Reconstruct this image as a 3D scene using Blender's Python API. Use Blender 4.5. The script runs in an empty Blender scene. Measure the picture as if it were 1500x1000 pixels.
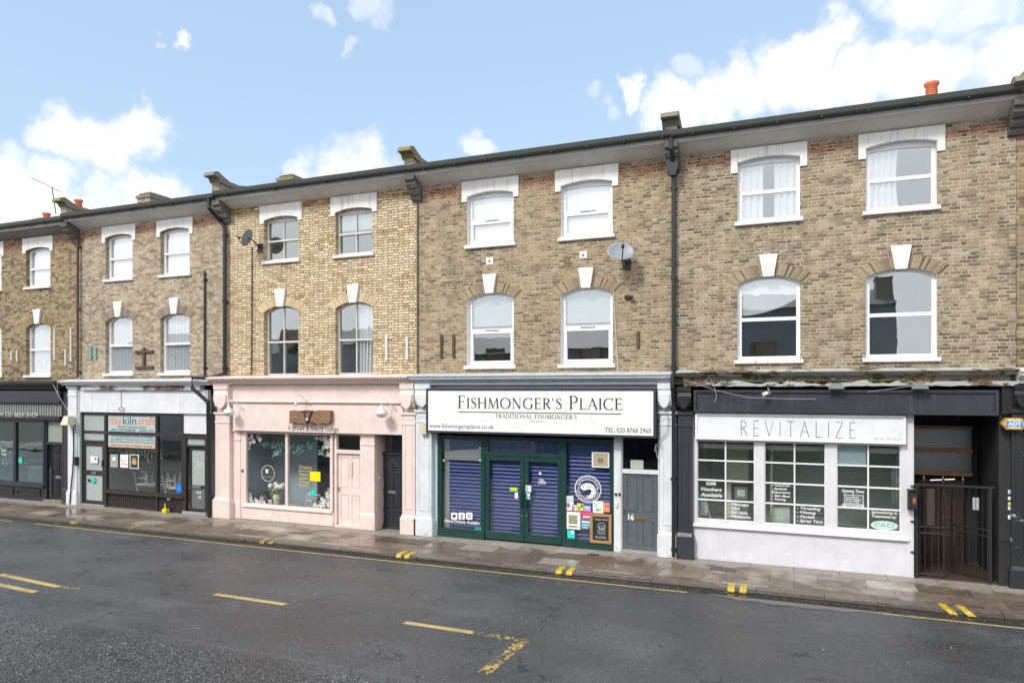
import bpy, bmesh, math, random
from mathutils import Vector
from mathutils.geometry import tessellate_polygon
random.seed(7)
R = math.radians
S = bpy.context.scene
COL = S.collection
# ---------------------------------------------------------------- survey
# The street was surveyed from the photograph: the terrace front is the plane y = 0 (metres, street
# towards -y), pavement z = 0.  SX / SZ turn a sighting into a position on the wall plane at depth y.
F_, CX, XV, YH, CH, CD = 1030.0, 750.0, -1820.0, 570.0, 4.0, 17.1
_n = math.hypot(F_, CX - XV); KK = F_ / _n; SS = (CX - XV) / _n
def _t(px, y): return (CD + y) / (SS + (px - CX) / F_ * KK)
def SX(px, y=0.0): return _t(px, y) * (-KK + (px - CX) / F_ * SS)
def SZ(px, py, y=0.0): return CH - (py - YH) * _t(px, y) / F_
def G(px, py, z=-0.1):
    t = (CH - z) * F_ / (py - YH)
    return (t * (-KK + (px - CX) / F_ * SS), t * (SS + (px - CX) / F_ * KK) - CD)
def pdir(px, py):
    v = Vector((-KK + (px - CX) / F_ * SS, SS + (px - CX) / F_ * KK, (YH - py) / F_)); return v.normalized()
PARTY = [-29.97, -23.17, -16.44, -9.66, -2.66, 4.2, 11.0]

# ---------------------------------------------------------------- materials
class NT:
    def __init__(s, name):
        s.m = bpy.data.materials.new(name); s.m.use_nodes = True
        s.t = s.m.node_tree; s.t.nodes.clear()
        s.out = s.t.nodes.new('ShaderNodeOutputMaterial')
    def n(s, typ, **kw):
        nd = s.t.nodes.new(typ)
        for k, v in kw.items(): setattr(nd, k, v)
        return nd
    def put(s, sock, v):
        if isinstance(v, bpy.types.NodeSocket): s.t.links.new(v, sock)
        elif v is not None:
            if hasattr(sock.default_value, '__len__') and len(sock.default_value) == 4 and not isinstance(v, (int, float)) and len(v) == 3: v = (*v, 1)
            sock.default_value = v
    def math(s, op, a, b=None, c=None, clamp=False):
        nd = s.n('ShaderNodeMath', operation=op, use_clamp=clamp)
        for i, v in enumerate((a, b, c)):
            if v is not None: s.put(nd.inputs[i], v)
        return nd.outputs[0]
    def noise(s, vec, scale, detail=4, rough=.55, dist=0.0):
        nd = s.n('ShaderNodeTexNoise'); s.put(nd.inputs['Vector'], vec)
        nd.inputs['Scale'].default_value = scale; nd.inputs['Detail'].default_value = detail
        nd.inputs['Roughness'].default_value = rough; nd.inputs['Distortion'].default_value = dist
        return nd.outputs[0]
    def ramp(s, f, stops, interp='LINEAR'):
        nd = s.n('ShaderNodeValToRGB'); cr = nd.color_ramp; cr.interpolation = interp
        while len(cr.elements) < len(stops): cr.elements.new(0.5)
        for e, (p, c) in zip(cr.elements, stops):
            e.position = p; e.color = (c, c, c, 1) if isinstance(c, (int, float)) else (*c, 1)
        s.put(nd.inputs[0], f); return nd.outputs[0]
    def mix(s, f, a, b, mode='MIX'):
        nd = s.n('ShaderNodeMix', data_type='RGBA', blend_type=mode)
        s.put(nd.inputs[0], f); s.put(nd.inputs[6], a); s.put(nd.inputs[7], b); return nd.outputs[2]
    def step(s, v, a, b):
        nd = s.n('ShaderNodeMapRange', interpolation_type='SMOOTHSTEP'); s.put(nd.inputs[0], v)
        nd.inputs[1].default_value = a; nd.inputs[2].default_value = b
        return nd.outputs[0]
    def pos(s): return s.n('ShaderNodeNewGeometry').outputs['Position']
    def scaled(s, v, sc):
        nd = s.n('ShaderNodeVectorMath', operation='MULTIPLY'); s.put(nd.inputs[0], v); nd.inputs[1].default_value = sc
        return nd.outputs[0]
    def bump(s, h, strength=.5, dist=.01):
        nd = s.n('ShaderNodeBump'); nd.inputs['Strength'].default_value = strength; nd.inputs['Distance'].default_value = dist
        s.put(nd.inputs['Height'], h); return nd.outputs[0]
    def princ(s, col, rough=.6, metal=0, normal=None, spec=.5):
        nd = s.n('ShaderNodeBsdfPrincipled'); s.put(nd.inputs['Base Color'], col); s.put(nd.inputs['Roughness'], rough)
        s.put(nd.inputs['Metallic'], metal); s.put(nd.inputs['Specular IOR Level'], spec)
        if normal is not None: s.put(nd.inputs['Normal'], normal)
        return nd.outputs[0]
    def done(s, sh): s.t.links.new(sh, s.out.inputs[0]); return s.m
CACHE = {}
def paint(name, col, rough=.5, wear=.25, grime=(.16, .14, .12), metal=0, scale=3.0, spec=.5, streak=True):
    """painted or plain surface: slight unevenness, grime blotches and run marks, small bumps"""
    if name in CACHE: return CACHE[name]
    t = NT(name); p = t.pos()
    n1 = t.noise(p, scale, 6, .6)
    n2 = t.noise(t.scaled(p, (9, 9, .8)), 1.3, 4, .6) if streak else t.noise(p, scale * 2.3, 5, .6)
    tone = t.ramp(n1, [(.3, tuple(c * .9 for c in col)), (.7, tuple(min(1, c * 1.05) for c in col))])
    m = t.math('MULTIPLY', t.step(n2, .5, .78), wear)
    m2 = t.math('MULTIPLY', t.step(t.noise(p, scale * 4, 5, .7), .58, .72), wear * .8)
    sz = t.n('ShaderNodeSeparateXYZ'); t.put(sz.inputs[0], p)
    m3 = t.math('MULTIPLY', t.step(t.math('SUBTRACT', t.noise(p, 7, 7, .75), t.math('MULTIPLY', sz.outputs[2], .55)), .44, .56), min(.55, wear * 1.6))
    c = t.mix(t.math('MAXIMUM', t.math('MAXIMUM', m, m2), m3), tone, grime)
    rr = t.math('MULTIPLY_ADD', n1, .25, rough - .12)
    CACHE[name] = t.done(t.princ(c, rr, metal, t.bump(t.noise(p, 40, 3), .12, .004), spec)); return CACHE[name]
def peeling(name, top, under, amount=.5, scale=7.0, rough=.7, mid=None):
    """paint coming off in flakes"""
    if name in CACHE: return CACHE[name]
    t = NT(name); p = t.scaled(t.pos(), (1, 1, 2.4))
    n = t.noise(p, scale, 9, .68, .4); n2 = t.noise(p, 1.1, 3, .5)
    s = t.math('ADD', n, t.math('MULTIPLY', t.math('SUBTRACT', n2, .5), 1.1))
    k = t.step(s, 1 - amount - .015, 1 - amount + .015)
    u = t.mix(t.noise(t.pos(), 14, 5), under, tuple(c * .45 for c in under))
    if mid: u = t.mix(t.step(t.noise(t.pos(), 5, 4), .45, .6), u, mid)
    c = t.mix(k, t.mix(t.noise(t.pos(), 5, 4), top, tuple(x * .8 for x in top)), u)
    CACHE[name] = t.done(t.princ(c, rough, 0, t.bump(t.math('SUBTRACT', 1, k), .7, .006))); return CACHE[name]
def brick(name, stops, mortar, half=.0045, band=None, bandcol=(.34, .13, .07), stain=.35, pale=.0, seed=0.0, soot=(.07, .06, .05)):
    """Flemish bond, every brick its own tone"""
    if name in CACHE: return CACHE[name]
    t = NT(name); P = t.pos(); M = t.math
    wob = t.n('ShaderNodeTexNoise'); t.put(wob.inputs['Vector'], P); wob.inputs['Scale'].default_value = 11; wob.inputs['Detail'].default_value = 5
    sx = t.n('ShaderNodeSeparateXYZ'); t.put(sx.inputs[0], P)
    sw = t.n('ShaderNodeSeparateXYZ'); t.put(sw.inputs[0], wob.outputs[1])
    u = M('ADD', M('ADD', sx.outputs[0], sx.outputs[1]), M('MULTIPLY', M('SUBTRACT', sw.outputs[0], .5), .03))
    v = M('ADD', M('MULTIPLY_ADD', M('SUBTRACT', sw.outputs[1], .5), .022, sx.outputs[2]), 50)
    vr = M('DIVIDE', v, .0752); row = M('FLOOR', vr); fv = M('FRACT', vr)
    wr = t.n('ShaderNodeTexWhiteNoise', noise_dimensions='1D'); t.put(wr.inputs['W'], M('ADD', row, seed + 3.3))
    uu = M('ADD', M('ADD', M('DIVIDE', u, .3375), M('MULTIPLY', M('MODULO', row, 2), .5)), M('MULTIPLY_ADD', wr.outputs[0], .12, 300 + seed))
    cell = M('FLOOR', uu); ft = M('FRACT', uu); hd = M('GREATER_THAN', ft, .6667)
    lt = M('SUBTRACT', ft, M('MULTIPLY', hd, .6667)); ln = M('SUBTRACT', .6667, M('MULTIPLY', hd, .3334))
    du = M('MULTIPLY', M('MINIMUM', lt, M('SUBTRACT', ln, lt)), .3375)
    dv = M('MULTIPLY', M('MINIMUM', fv, M('SUBTRACT', 1, fv)), .0752)
    d = M('MINIMUM', du, dv)
    face = t.step(d, half - .0015, half + .0025)
    cv = t.n('ShaderNodeCombineXYZ'); t.put(cv.inputs[0], M('MULTIPLY_ADD', cell, 2, hd)); t.put(cv.inputs[1], row); cv.inputs[2].default_value = seed
    wn = t.n('ShaderNodeTexWhiteNoise', noise_dimensions='3D'); t.put(wn.inputs['Vector'], cv.outputs[0])
    big = t.noise(P, .55, 5, .6)
    rnd = M('ADD', wn.outputs[0], M('MULTIPLY', M('SUBTRACT', big, .5), -1.0), clamp=True)
    col = t.ramp(rnd, stops, 'LINEAR')
    w2 = t.n('ShaderNodeSeparateColor'); t.put(w2.inputs[0], wn.outputs[1])
    col = t.mix(1, col, t.ramp(w2.outputs[1], [(0, (.90, .89, .88)), (1, (1.07, 1.06, 1.05))]), 'MULTIPLY')
    if band:
        bm_ = M('MULTIPLY', t.step(sx.outputs[2], band[0], band[0] + .05), M('SUBTRACT', 1, t.step(sx.outputs[2], band[1] - .04, band[1])))
        bm_ = M('MULTIPLY', bm_, t.step(M('ADD', w2.outputs[2], t.noise(P, 1.5, 3)), .42, .8))
        col = t.mix(bm_, col, t.ramp(w2.outputs[0], [(0, tuple(c * .5 for c in bandcol)), (.5, bandcol), (1, (bandcol[0] * 1.3, bandcol[1] * 1.7, bandcol[2] * 1.9))]))
    fine = t.noise(P, 55, 5, .7)
    col = t.mix(M('MULTIPLY', t.step(fine, .52, .7), .38), col, soot)
    mcol = t.mix(t.step(t.noise(P, 3.3, 6, .7), .42, .66), mortar, tuple(c * .4 for c in mortar))
    c = t.mix(face, mcol, col)
    st = M('MULTIPLY', t.step(t.noise(t.scaled(P, (1.6, 1.6, .55)), .9, 6, .65), .5, .75), stain)
    c = t.mix(st, c, soot)
    runs = t.math('MULTIPLY', t.step(t.noise(t.scaled(P, (5.5, 5.5, .35)), 1.0, 6, .7), .54, .74), stain * .8)
    c = t.mix(t.math('MULTIPLY', runs, t.step(t.noise(P, .8, 3), .42, .6)), c, soot)
    damp = t.math('MULTIPLY', t.step(t.math('ADD', t.math('MULTIPLY', t.math('ABSOLUTE', t.math('SUBTRACT', sx.outputs[2], 4.35)), -1.1), t.noise(P, 2.2, 6, .7)), .3, .55), stain)
    c = t.mix(damp, c, (.10, .085, .06))
    if pale:
        pl = M('MULTIPLY', t.step(t.noise(t.scaled(P, (1, 1, 1.5)), 1.7, 6, .65, .3), .5, .68), pale)
        c = t.mix(pl, c, (.62, .55, .45))
    h = M('ADD', face, M('MULTIPLY', M('ADD', fine, M('MULTIPLY', wn.outputs[0], .5)), .45))
    CACHE[name] = t.done(t.princ(c, .88, 0, t.bump(h, 1.0, .011), .25)); return CACHE[name]
def island_brick(name, cols):
    t = NT(name); g = t.n('ShaderNodeNewGeometry'); P = g.outputs['Position']
    c = t.ramp(g.outputs['Random Per Island'], [(i / max(1, len(cols) - 1), k) for i, k in enumerate(cols)])
    c = t.mix(t.math('MULTIPLY', t.step(t.noise(P, 45, 5, .7), .5, .7), .4), c, (.08, .06, .05))
    return t.done(t.princ(c, .88, 0, t.bump(t.noise(P, 60, 4), .5, .006), .25))
def glass(name, refl=1.0, tint=(.86, .9, .9), wave=.006, base=.05, rough=.0):
    if name in CACHE: return CACHE[name]
    t = NT(name)
    ge = t.n('ShaderNodeNewGeometry'); dt = t.n('ShaderNodeVectorMath', operation='DOT_PRODUCT')
    t.put(dt.inputs[0], ge.outputs['Normal']); t.put(dt.inputs[1], ge.outputs['Incoming'])
    sch = t.math('POWER', t.math('SUBTRACT', 1, t.math('ABSOLUTE', dt.outputs['Value']), clamp=True), 5)
    f = t.math('ADD', t.math('MULTIPLY', sch, .9), base + .05 * refl, clamp=True)   # both faces alike
    g = t.n('ShaderNodeBsdfGlossy'); g.inputs['Roughness'].default_value = rough
    g.inputs['Color'].default_value = (.93, .96, .97, 1)
    t.put(g.inputs['Normal'], t.bump(t.noise(t.pos(), 1.4, 2), 1, wave))
    tr = t.n('ShaderNodeBsdfTransparent'); tr.inputs[0].default_value = (*tint, 1)
    mx = t.n('ShaderNodeMixShader'); t.put(mx.inputs[0], f); t.put(mx.inputs[1], tr.outputs[0]); t.put(mx.inputs[2], g.outputs[0])
    CACHE[name] = t.done(mx.outputs[0]); return CACHE[name]
def plain(name, col, rough=.6, metal=0, spec=.5):
    if name in CACHE: return CACHE[name]
    t = NT(name); p = t.pos()
    c = t.mix(t.noise(p, 12, 4), tuple(x * .82 for x in col), tuple(min(1, x * 1.1) for x in col))
    CACHE[name] = t.done(t.princ(c, rough, metal, t.bump(t.noise(p, 60, 2), .08, .003), spec)); return CACHE[name]
def wood(name, a, b, rough=.6, sc=(1.5, 14, 14)):
    if name in CACHE: return CACHE[name]
    t = NT(name); p = t.scaled(t.pos(), sc)
    n = t.noise(p, 3, 7, .7, .6)
    CACHE[name] = t.done(t.princ(t.ramp(n, [(.3, a), (.65, b)]), rough, 0, t.bump(n, .8, .012))); return CACHE[name]
def fabric(name, col, trans=.4):
    if name in CACHE: return CACHE[name]
    t = NT(name); d = t.n('ShaderNodeBsdfDiffuse'); d.inputs[0].default_value = (*col, 1)
    l = t.n('ShaderNodeBsdfTranslucent'); l.inputs[0].default_value = (*col, 1)
    mx = t.n('ShaderNodeMixShader'); mx.inputs[0].default_value = trans
    t.put(mx.inputs[1], d.outputs[0]); t.put(mx.inputs[2], l.outputs[0]); CACHE[name] = t.done(mx.outputs[0]); return CACHE[name]
def worn_paint(name, col, keep=.6, scale=30):
    """road paint rubbed away in places"""
    if name in CACHE: return CACHE[name]
    t = NT(name); p = t.pos()
    n = t.math('ADD', t.noise(p, scale, 6, .75), t.math('MULTIPLY', t.math('SUBTRACT', t.noise(p, 1.7, 3), .5), .35))
    k = t.step(n, 1 - keep - .03, 1 - keep + .03)
    c = t.mix(t.noise(p, 25, 5), tuple(x * .7 for x in col), col)
    sh = t.princ(c, .5, 0, t.bump(t.noise(p, 130, 3), .5, .006))
    tr = t.n('ShaderNodeBsdfTransparent'); mx = t.n('ShaderNodeMixShader')
    t.put(mx.inputs[0], k); t.put(mx.inputs[1], tr.outputs[0]); t.put(mx.inputs[2], sh)
    CACHE[name] = t.done(mx.outputs[0]); return CACHE[name]

# ---------------------------------------------------------------- mesh builder
class MB:
    def __init__(s): s.v = []; s.f = []
    def add(s, vs, fs):
        o = len(s.v); s.v += [tuple(p) for p in vs]; s.f += [tuple(i + o for i in f) for f in fs]; return s
    def box(s, x0, x1, y0, y1, z0, z1):
        if x0 > x1: x0, x1 = x1, x0
        if y0 > y1: y0, y1 = y1, y0
        if z0 > z1: z0, z1 = z1, z0
        return s.add([(x0, y0, z0), (x1, y0, z0), (x1, y1, z0), (x0, y1, z0), (x0, y0, z1), (x1, y0, z1), (x1, y1, z1), (x0, y1, z1)],
                     [(0, 3, 2, 1), (4, 5, 6, 7), (0, 1, 5, 4), (1, 2, 6, 5), (2, 3, 7, 6), (3, 0, 4, 7)])
    def bbox(s, x0, x1, y0, y1, z0, z1, b=.006):
        """box with its front (-y) edges bevelled"""
        if x0 > x1: x0, x1 = x1, x0
        if z0 > z1: z0, z1 = z1, z0
        vs = [(x0, y1, z0), (x1, y1, z0), (x1, y1, z1), (x0, y1, z1),
              (x0, y0 + b, z0), (x1, y0 + b, z0), (x1, y0 + b, z1), (x0, y0 + b, z1),
              (x0 + b, y0, z0 + b), (x1 - b, y0, z0 + b), (x1 - b, y0, z1 - b), (x0 + b, y0, z1 - b)]
        fs = [(0, 3, 2, 1), (8, 9, 10, 11)]
        for i in range(4):
            j = (i + 1) % 4; fs += [(i, j, j + 4, i + 4), (i + 4, j + 4, j + 8, i + 8)]
        return s.add(vs, fs)
    def quad(s, a, b, c, d): return s.add([a, b, c, d], [(0, 1, 2, 3)])
    def poly(s, pts, y, holes=()):
        """flat shape in the x-z plane facing -y"""
        allp = [Vector((p[0], p[1], 0)) for p in pts]; loops = [allp]
        for h in holes: loops.append([Vector((p[0], p[1], 0)) for p in h])
        flat = [p for l in loops for p in l]
        tri = tessellate_polygon(loops); fs = []
        for a, b, c in tri:
            cr = (flat[b] - flat[a]).cross(flat[c] - flat[a]).z
            if abs(cr) < 1e-10: continue
            fs.append((a, b, c) if cr > 0 else (a, c, b))
        return s.add([(p.x, y, p.y) for p in flat], fs)
    def prism(s, pts, y0, y1, holes=(), back=True):
        """x-z outline (anticlockwise seen from the street) from y0 (front) to y1 (back)"""
        s.poly(pts, y0, holes)
        if back:
            o = len(s.v); k = len(s.f); s.poly(pts, y1, holes)
            s.f[k:] = [tuple(reversed(f)) for f in s.f[k:]]
        for lp, inv in [(pts, False)] + [(h, True) for h in holes]:
            n = len(lp); vs = [(p[0], y0, p[1]) for p in lp] + [(p[0], y1, p[1]) for p in lp]
            area = sum(lp[i][0] * lp[(i + 1) % n][1] - lp[(i + 1) % n][0] * lp[i][1] for i in range(n))
            fl = (area > 0) == inv; fs = []
            for i in range(n):
                j = (i + 1) % n; f = (i, i + n, j + n, j)
                fs.append(tuple(reversed(f)) if fl else f)
            s.add(vs, fs)
        return s
    def extrude_x(s, prof, x0, x1):
        """closed y-z profile run along x"""
        n = len(prof); vs = [(x0, p[0], p[1]) for p in prof] + [(x1, p[0], p[1]) for p in prof]
        area = sum(prof[i][0] * prof[(i + 1) % n][1] - prof[(i + 1) % n][0] * prof[i][1] for i in range(n))
        fs = [(i, (i + 1) % n, (i + 1) % n + n, i + n) for i in range(n)]
        fs = [f if area < 0 else tuple(reversed(f)) for f in fs]
        tri = tessellate_polygon([[Vector((p[0], p[1], 0)) for p in prof]])
        return s.add(vs, fs + [tuple(t) for t in tri] + [tuple(i + n for i in reversed(t)) for t in tri])
    def tube(s, pts, r, seg=8, cap=True):
        pts = [Vector(p) for p in pts]; rs = r if isinstance(r, (list, tuple)) else [r] * len(pts)
        rings = []; prev = None
        for i, p in enumerate(pts):
            d = (pts[min(i + 1, len(pts) - 1)] - pts[max(i - 1, 0)]).normalized()
            up = prev if prev is not None and abs(prev.dot(d)) < .95 else (Vector((0, 0, 1)) if abs(d.z) < .9 else Vector((0, 1, 0)))
            a = d.cross(up).normalized(); b = a.cross(d).normalized(); prev = b
            rings.append([p + (a * math.cos(2 * math.pi * k / seg) + b * math.sin(2 * math.pi * k / seg)) * rs[i] for k in range(seg)])
        vs = [q for rg in rings for q in rg]; fs = []
        for i in range(len(pts) - 1):
            for k in range(seg):
                j = (k + 1) % seg; fs.append((i * seg + k, i * seg + j, (i + 1) * seg + j, (i + 1) * seg + k))
        if cap: fs += [tuple(range(seg)), tuple(reversed(range((len(pts) - 1) * seg, len(pts) * seg)))]
        return s.add(vs, fs)
    def lathe(s, prof, c, seg=20, axis='z'):
        vs = []; fs = []
        for r, h in prof:
            for k in range(seg):
                a = 2 * math.pi * k / seg; q = (math.cos(a) * r, math.sin(a) * r, h)
                if axis == 'y': q = (q[0], h, q[1])
                vs.append((c[0] + q[0], c[1] + q[1], c[2] + q[2]))
        for i in range(len(prof) - 1):
            for k in range(seg):
                j = (k + 1) % seg; fs.append((i * seg + k, i * seg + j, (i + 1) * seg + j, (i + 1) * seg + k))
        return s.add(vs, fs)
    def blob(s, c, r, seg=6, jit=.15, sq=(1, 1, 1)):
        prof = [(math.sin(math.pi * i / 4) , -math.cos(math.pi * i / 4)) for i in range(5)]
        vs = []; fs = []
        for rr, h in prof:
            for k in range(seg):
                a = 2 * math.pi * k / seg; j = 1 + random.uniform(-jit, jit)
                vs.append((c[0] + math.cos(a) * rr * r * sq[0] * j, c[1] + math.sin(a) * rr * r * sq[1] * j, c[2] + h * r * sq[2] * j))
        for i in range(4):
            for k in range(seg):
                q = (k + 1) % seg; fs.append((i * seg + k, i * seg + q, (i + 1) * seg + q, (i + 1) * seg + k))
        return s.add(vs, fs)
    def ring(s, c, r0, r1, y, seg=40, a0=0, a1=2 * math.pi, sz=1.0):
        vs = []; fs = []
        for i in range(seg + 1):
            a = a0 + (a1 - a0) * i / seg
            for r in (r0, r1): vs.append((c[0] + math.cos(a) * r, y, c[1] + math.sin(a) * r * sz))
        for i in range(seg): fs.append((2 * i, 2 * i + 1, 2 * i + 3, 2 * i + 2))
        return s.add(vs, fs)
    def disc(s, c, r, y, seg=28, sz=1.0):
        return s.add([(c[0] + math.cos(2 * math.pi * i / seg) * r, y, c[1] + math.sin(2 * math.pi * i / seg) * r * sz) for i in range(seg)], [tuple(range(seg))])
ORG = {}
def ob(name, mb, mat, parent=None, label=None, cat=None, group=None, kind=None, smooth=False):
    me = bpy.data.meshes.new(name)
    vs = mb.v
    lo = [min(v[i] for v in vs) for i in range(3)]; hi = [max(v[i] for v in vs) for i in range(3)]
    o3 = Vector(((lo[0] + hi[0]) / 2, (lo[1] + hi[1]) / 2, lo[2]))
    me.from_pydata([(v[0] - o3[0], v[1] - o3[1], v[2] - o3[2]) for v in vs], [], mb.f)
    if smooth:
        for p in me.polygons: p.use_smooth = True
    me.materials.append(mat); me.update()
    o = bpy.data.objects.new(name, me); COL.objects.link(o)
    if parent: o.parent = parent; o.location = o3 - ORG[parent.name]
    else: o.location = o3
    ORG[o.name] = o3
    tag(o, label, cat, group, kind); return o
def tag(o, label=None, cat=None, group=None, kind=None):
    for k, v in (('label', label), ('category', cat), ('group', group), ('kind', kind)):
        if v: o[k] = v
def thing(name, loc, label, cat, group=None):
    o = bpy.data.objects.new(name, None); COL.objects.link(o); o.location = loc; o.empty_display_size = .2
    ORG[o.name] = Vector(loc); tag(o, label, cat, group); return o
def B(): return MB()

# ---------------------------------------------------------------- lettering
def text_mesh(s, x0, x1, z, h, y, shear=0, bold=0, mirror=False, fit=True, mb=None):
    cu = bpy.data.curves.new('lettering', 'FONT'); cu.body = s; cu.shear = shear; cu.offset = bold; cu.resolution_u = 2
    o = bpy.data.objects.new('lettering', cu); COL.objects.link(o)
    bpy.context.view_layer.update()
    dg = bpy.context.evaluated_depsgraph_get(); me = bpy.data.meshes.new_from_object(o.evaluated_get(dg))
    vs = [v.co.copy() for v in me.vertices]; fs = [tuple(p.vertices) for p in me.polygons]
    bpy.data.objects.remove(o); bpy.data.curves.remove(cu); bpy.data.meshes.remove(me)
    a = min(v.x for v in vs); b = max(v.x for v in vs)
    cap = .73; sz = h / cap; sx = (x1 - x0) / (b - a) if fit else sz
    m = mb or MB()
    out = []
    for v in vs:
        u = (v.x - a) * sx
        out.append(((x1 - u) if mirror else (x0 + u), y, z + v.y * sz))
    return m.add(out, [tuple(reversed(f)) for f in fs] if mirror else fs)
# drawn capitals: roman (thick and thin strokes with serifs) or a hairline sans
def _arc(cx, cz, rx, rz, a0, a1, n=18): return [(cx + rx * math.cos(R(a0 + (a1 - a0) * i / n)), cz + rz * math.sin(R(a0 + (a1 - a0) * i / n))) for i in range(n + 1)]
def glyph(ch, T, t, serif):
    st = []   # (points, widths) ; coordinates: height 1
    sv = .085 if serif else 0
    def L(x0, z0, x1, z1, w): st.append(([(x0, z0), (x1, z1)], [w, w]))
    def se(x, z): 
        if serif: L(x - T / 2 - .07, z, x + T / 2 + .07, z, .03)
    def curve(pts, vertical=True):
        ws = []
        for i in range(len(pts)):
            a = pts[max(0, i - 1)]; b = pts[min(len(pts) - 1, i + 1)]
            d = math.hypot(b[0] - a[0], b[1] - a[1]) or 1
            ws.append(t + (T - t) * abs(b[1] - a[1]) / d)
        st.append((pts, ws))
    W = .6
    if ch in 'IFHEPRLDTN':
        x = .1
        if ch not in 'TN': L(x, 0, x, 1, T); se(x, 0); se(x, 1)
    if ch == 'I': W = .2
    elif ch == 'F': L(.1, .985, .5, .985, t * 1.2); L(.1, .52, .42, .52, t * 1.2); L(.5, 1, .5, .84, t) if serif else 0; L(.42, .6, .42, .44, t) if serif else 0; W = .56
    elif ch == 'E':
        L(.1, .985, .5, .985, t * 1.2); L(.1, .52, .43, .52, t * 1.2); L(.1, .015, .53, .015, t * 1.2); W = .58
        if serif: L(.5, 1, .5, .86, t); L(.43, .6, .43, .44, t); L(.53, 0, .56, .16, t)
    elif ch == 'L': L(.1, .015, .5, .015, t * 1.2); W = .54; L(.5, 0, .53, .17, t) if serif else 0
    elif ch == 'H': L(.68, 0, .68, 1, T); se(.68, 0); se(.68, 1); L(.1, .52, .68, .52, t * 1.2); W = .8
    elif ch == 'T': L(.33, 0, .33, 1, T); se(.33, 0); L(.02, .985, .64, .985, t * 1.2); W = .66; (L(.02, 1, .01, .84, t), L(.64, 1, .65, .84, t)) if serif else 0
    elif ch == 'P': curve([(.1, .985)] + _arc(.26, .735, .26, .25, 90, -90) + [(.1, .485)]); W = .58
    elif ch == 'R': curve([(.1, .985)] + _arc(.26, .75, .24, .235, 90, -90) + [(.1, .515)]); L(.26, .51, .6, .0, T); W = .64
    elif ch == 'D': curve([(.1, .985)] + _arc(.3, .5, .44, .485, 90, -90) + [(.1, .015)]); W = .82
    elif ch == 'O': curve(_arc(.46, .5, .42, .5, 0, 360, 36)); W = .92
    elif ch == 'C': curve(_arc(.48, .5, .43, .5, 48, 312, 28)); W = .8; L(.77, .99, .77, .78, t) if serif else 0
    elif ch == 'G': curve(_arc(.48, .5, .43, .5, 48, 300, 28)); L(.76, .06, .76, .44, T); L(.64, .44, .86, .44, .03) if serif else L(.56, .44, .76, .44, t); W = .88; L(.77, .99, .77, .8, t) if serif else 0
    elif ch == 'S':
        p = [(.42, .86), (.36, .95), (.27, .985), (.17, .965), (.1, .89), (.085, .79), (.12, .69), (.22, .6), (.33, .5), (.43, .4), (.465, .28), (.44, .14), (.35, .04), (.24, .012), (.13, .05), (.07, .14)]
        ws = [t, t, t, t * 1.2, T * .7, T * .8, T, T * 1.1, T * 1.1, T, T * .8, T * .7, t, t, t, t]; st.append((p, ws)); W = .52
        if serif: L(.43, .98, .43, .8, t); L(.065, .02, .065, .2, t)
    elif ch == 'A': L(.02, 0, .36, 1, t * 1.15); L(.34, 1, .7, 0, T); L(.15, .36, .58, .36, t); se(.02 + .02, 0) if serif else 0; se(.7, 0); W = .74
    elif ch == 'V': L(.02, 1, .36, 0, T); L(.34, 0, .7, 1, t); W = .72
    elif ch == 'N': L(.1, 0, .1, 1, t * 1.1); L(.1, 1, .7, 0, T); L(.7, 0, .7, 1, t * 1.1); se(.06, 1); se(.1, 0); se(.7, 1); W = .82
    elif ch == 'M': L(.08, 0, .14, 1, t * 1.15); L(.14, 1, .45, .05, T); L(.45, .05, .8, 1, t * 1.1); L(.8, 1, .88, 0, T); se(.08, 0); se(.88, 0); W = .96
    elif ch == 'Z': L(.06, .985, .56, .985, t); L(.56, .985, .04, .015, T); L(.04, .015, .58, .015, t); W = .6
    elif ch == "'": L(.06, 1, .03, .78, T * .7); W = .14
    elif ch == ' ': W = .34
    return st, W
def drawn(s, x0, x1, z, h, y, T=.12, t=.035, serif=True, sp=.12, small=None):
    """small: scale of all capitals that are not word initials"""
    m = MB(); items = []; x = 0; first = True
    for ch in s:
        k = 1 if (first or not small) else small
        st, W = glyph(ch, T, t, serif); items.append((st, x, k)); x += W * k + sp; first = ch == ' '
    tot = x - sp; sx = (x1 - x0) / tot; sz = h
    n = 0
    for st, gx, k in items:
        for pts, ws in st:
            P = [((gx + p[0] * k), p[1] * k) for p in pts]; L_ = []; Rr = []
            for i, p in enumerate(P):
                a = P[max(0, i - 1)]; b = P[min(len(P) - 1, i + 1)]; d = math.hypot(b[0] - a[0], b[1] - a[1]) or 1
                nx, nz = -(b[1] - a[1]) / d, (b[0] - a[0]) / d; w = ws[i] * (k ** .5) / 2
                L_.append((p[0] + nx * w, p[1] + nz * w)); Rr.append((p[0] - nx * w, p[1] - nz * w))
            n += 1; yy = y - .00006 * (n % 9)
            for i in range(len(P) - 1):
                q = [Rr[i], Rr[i + 1], L_[i + 1], L_[i]]
                m.quad(*[(x0 + a * sx, yy, z + b * sz) for a, b in q])
    return m

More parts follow.
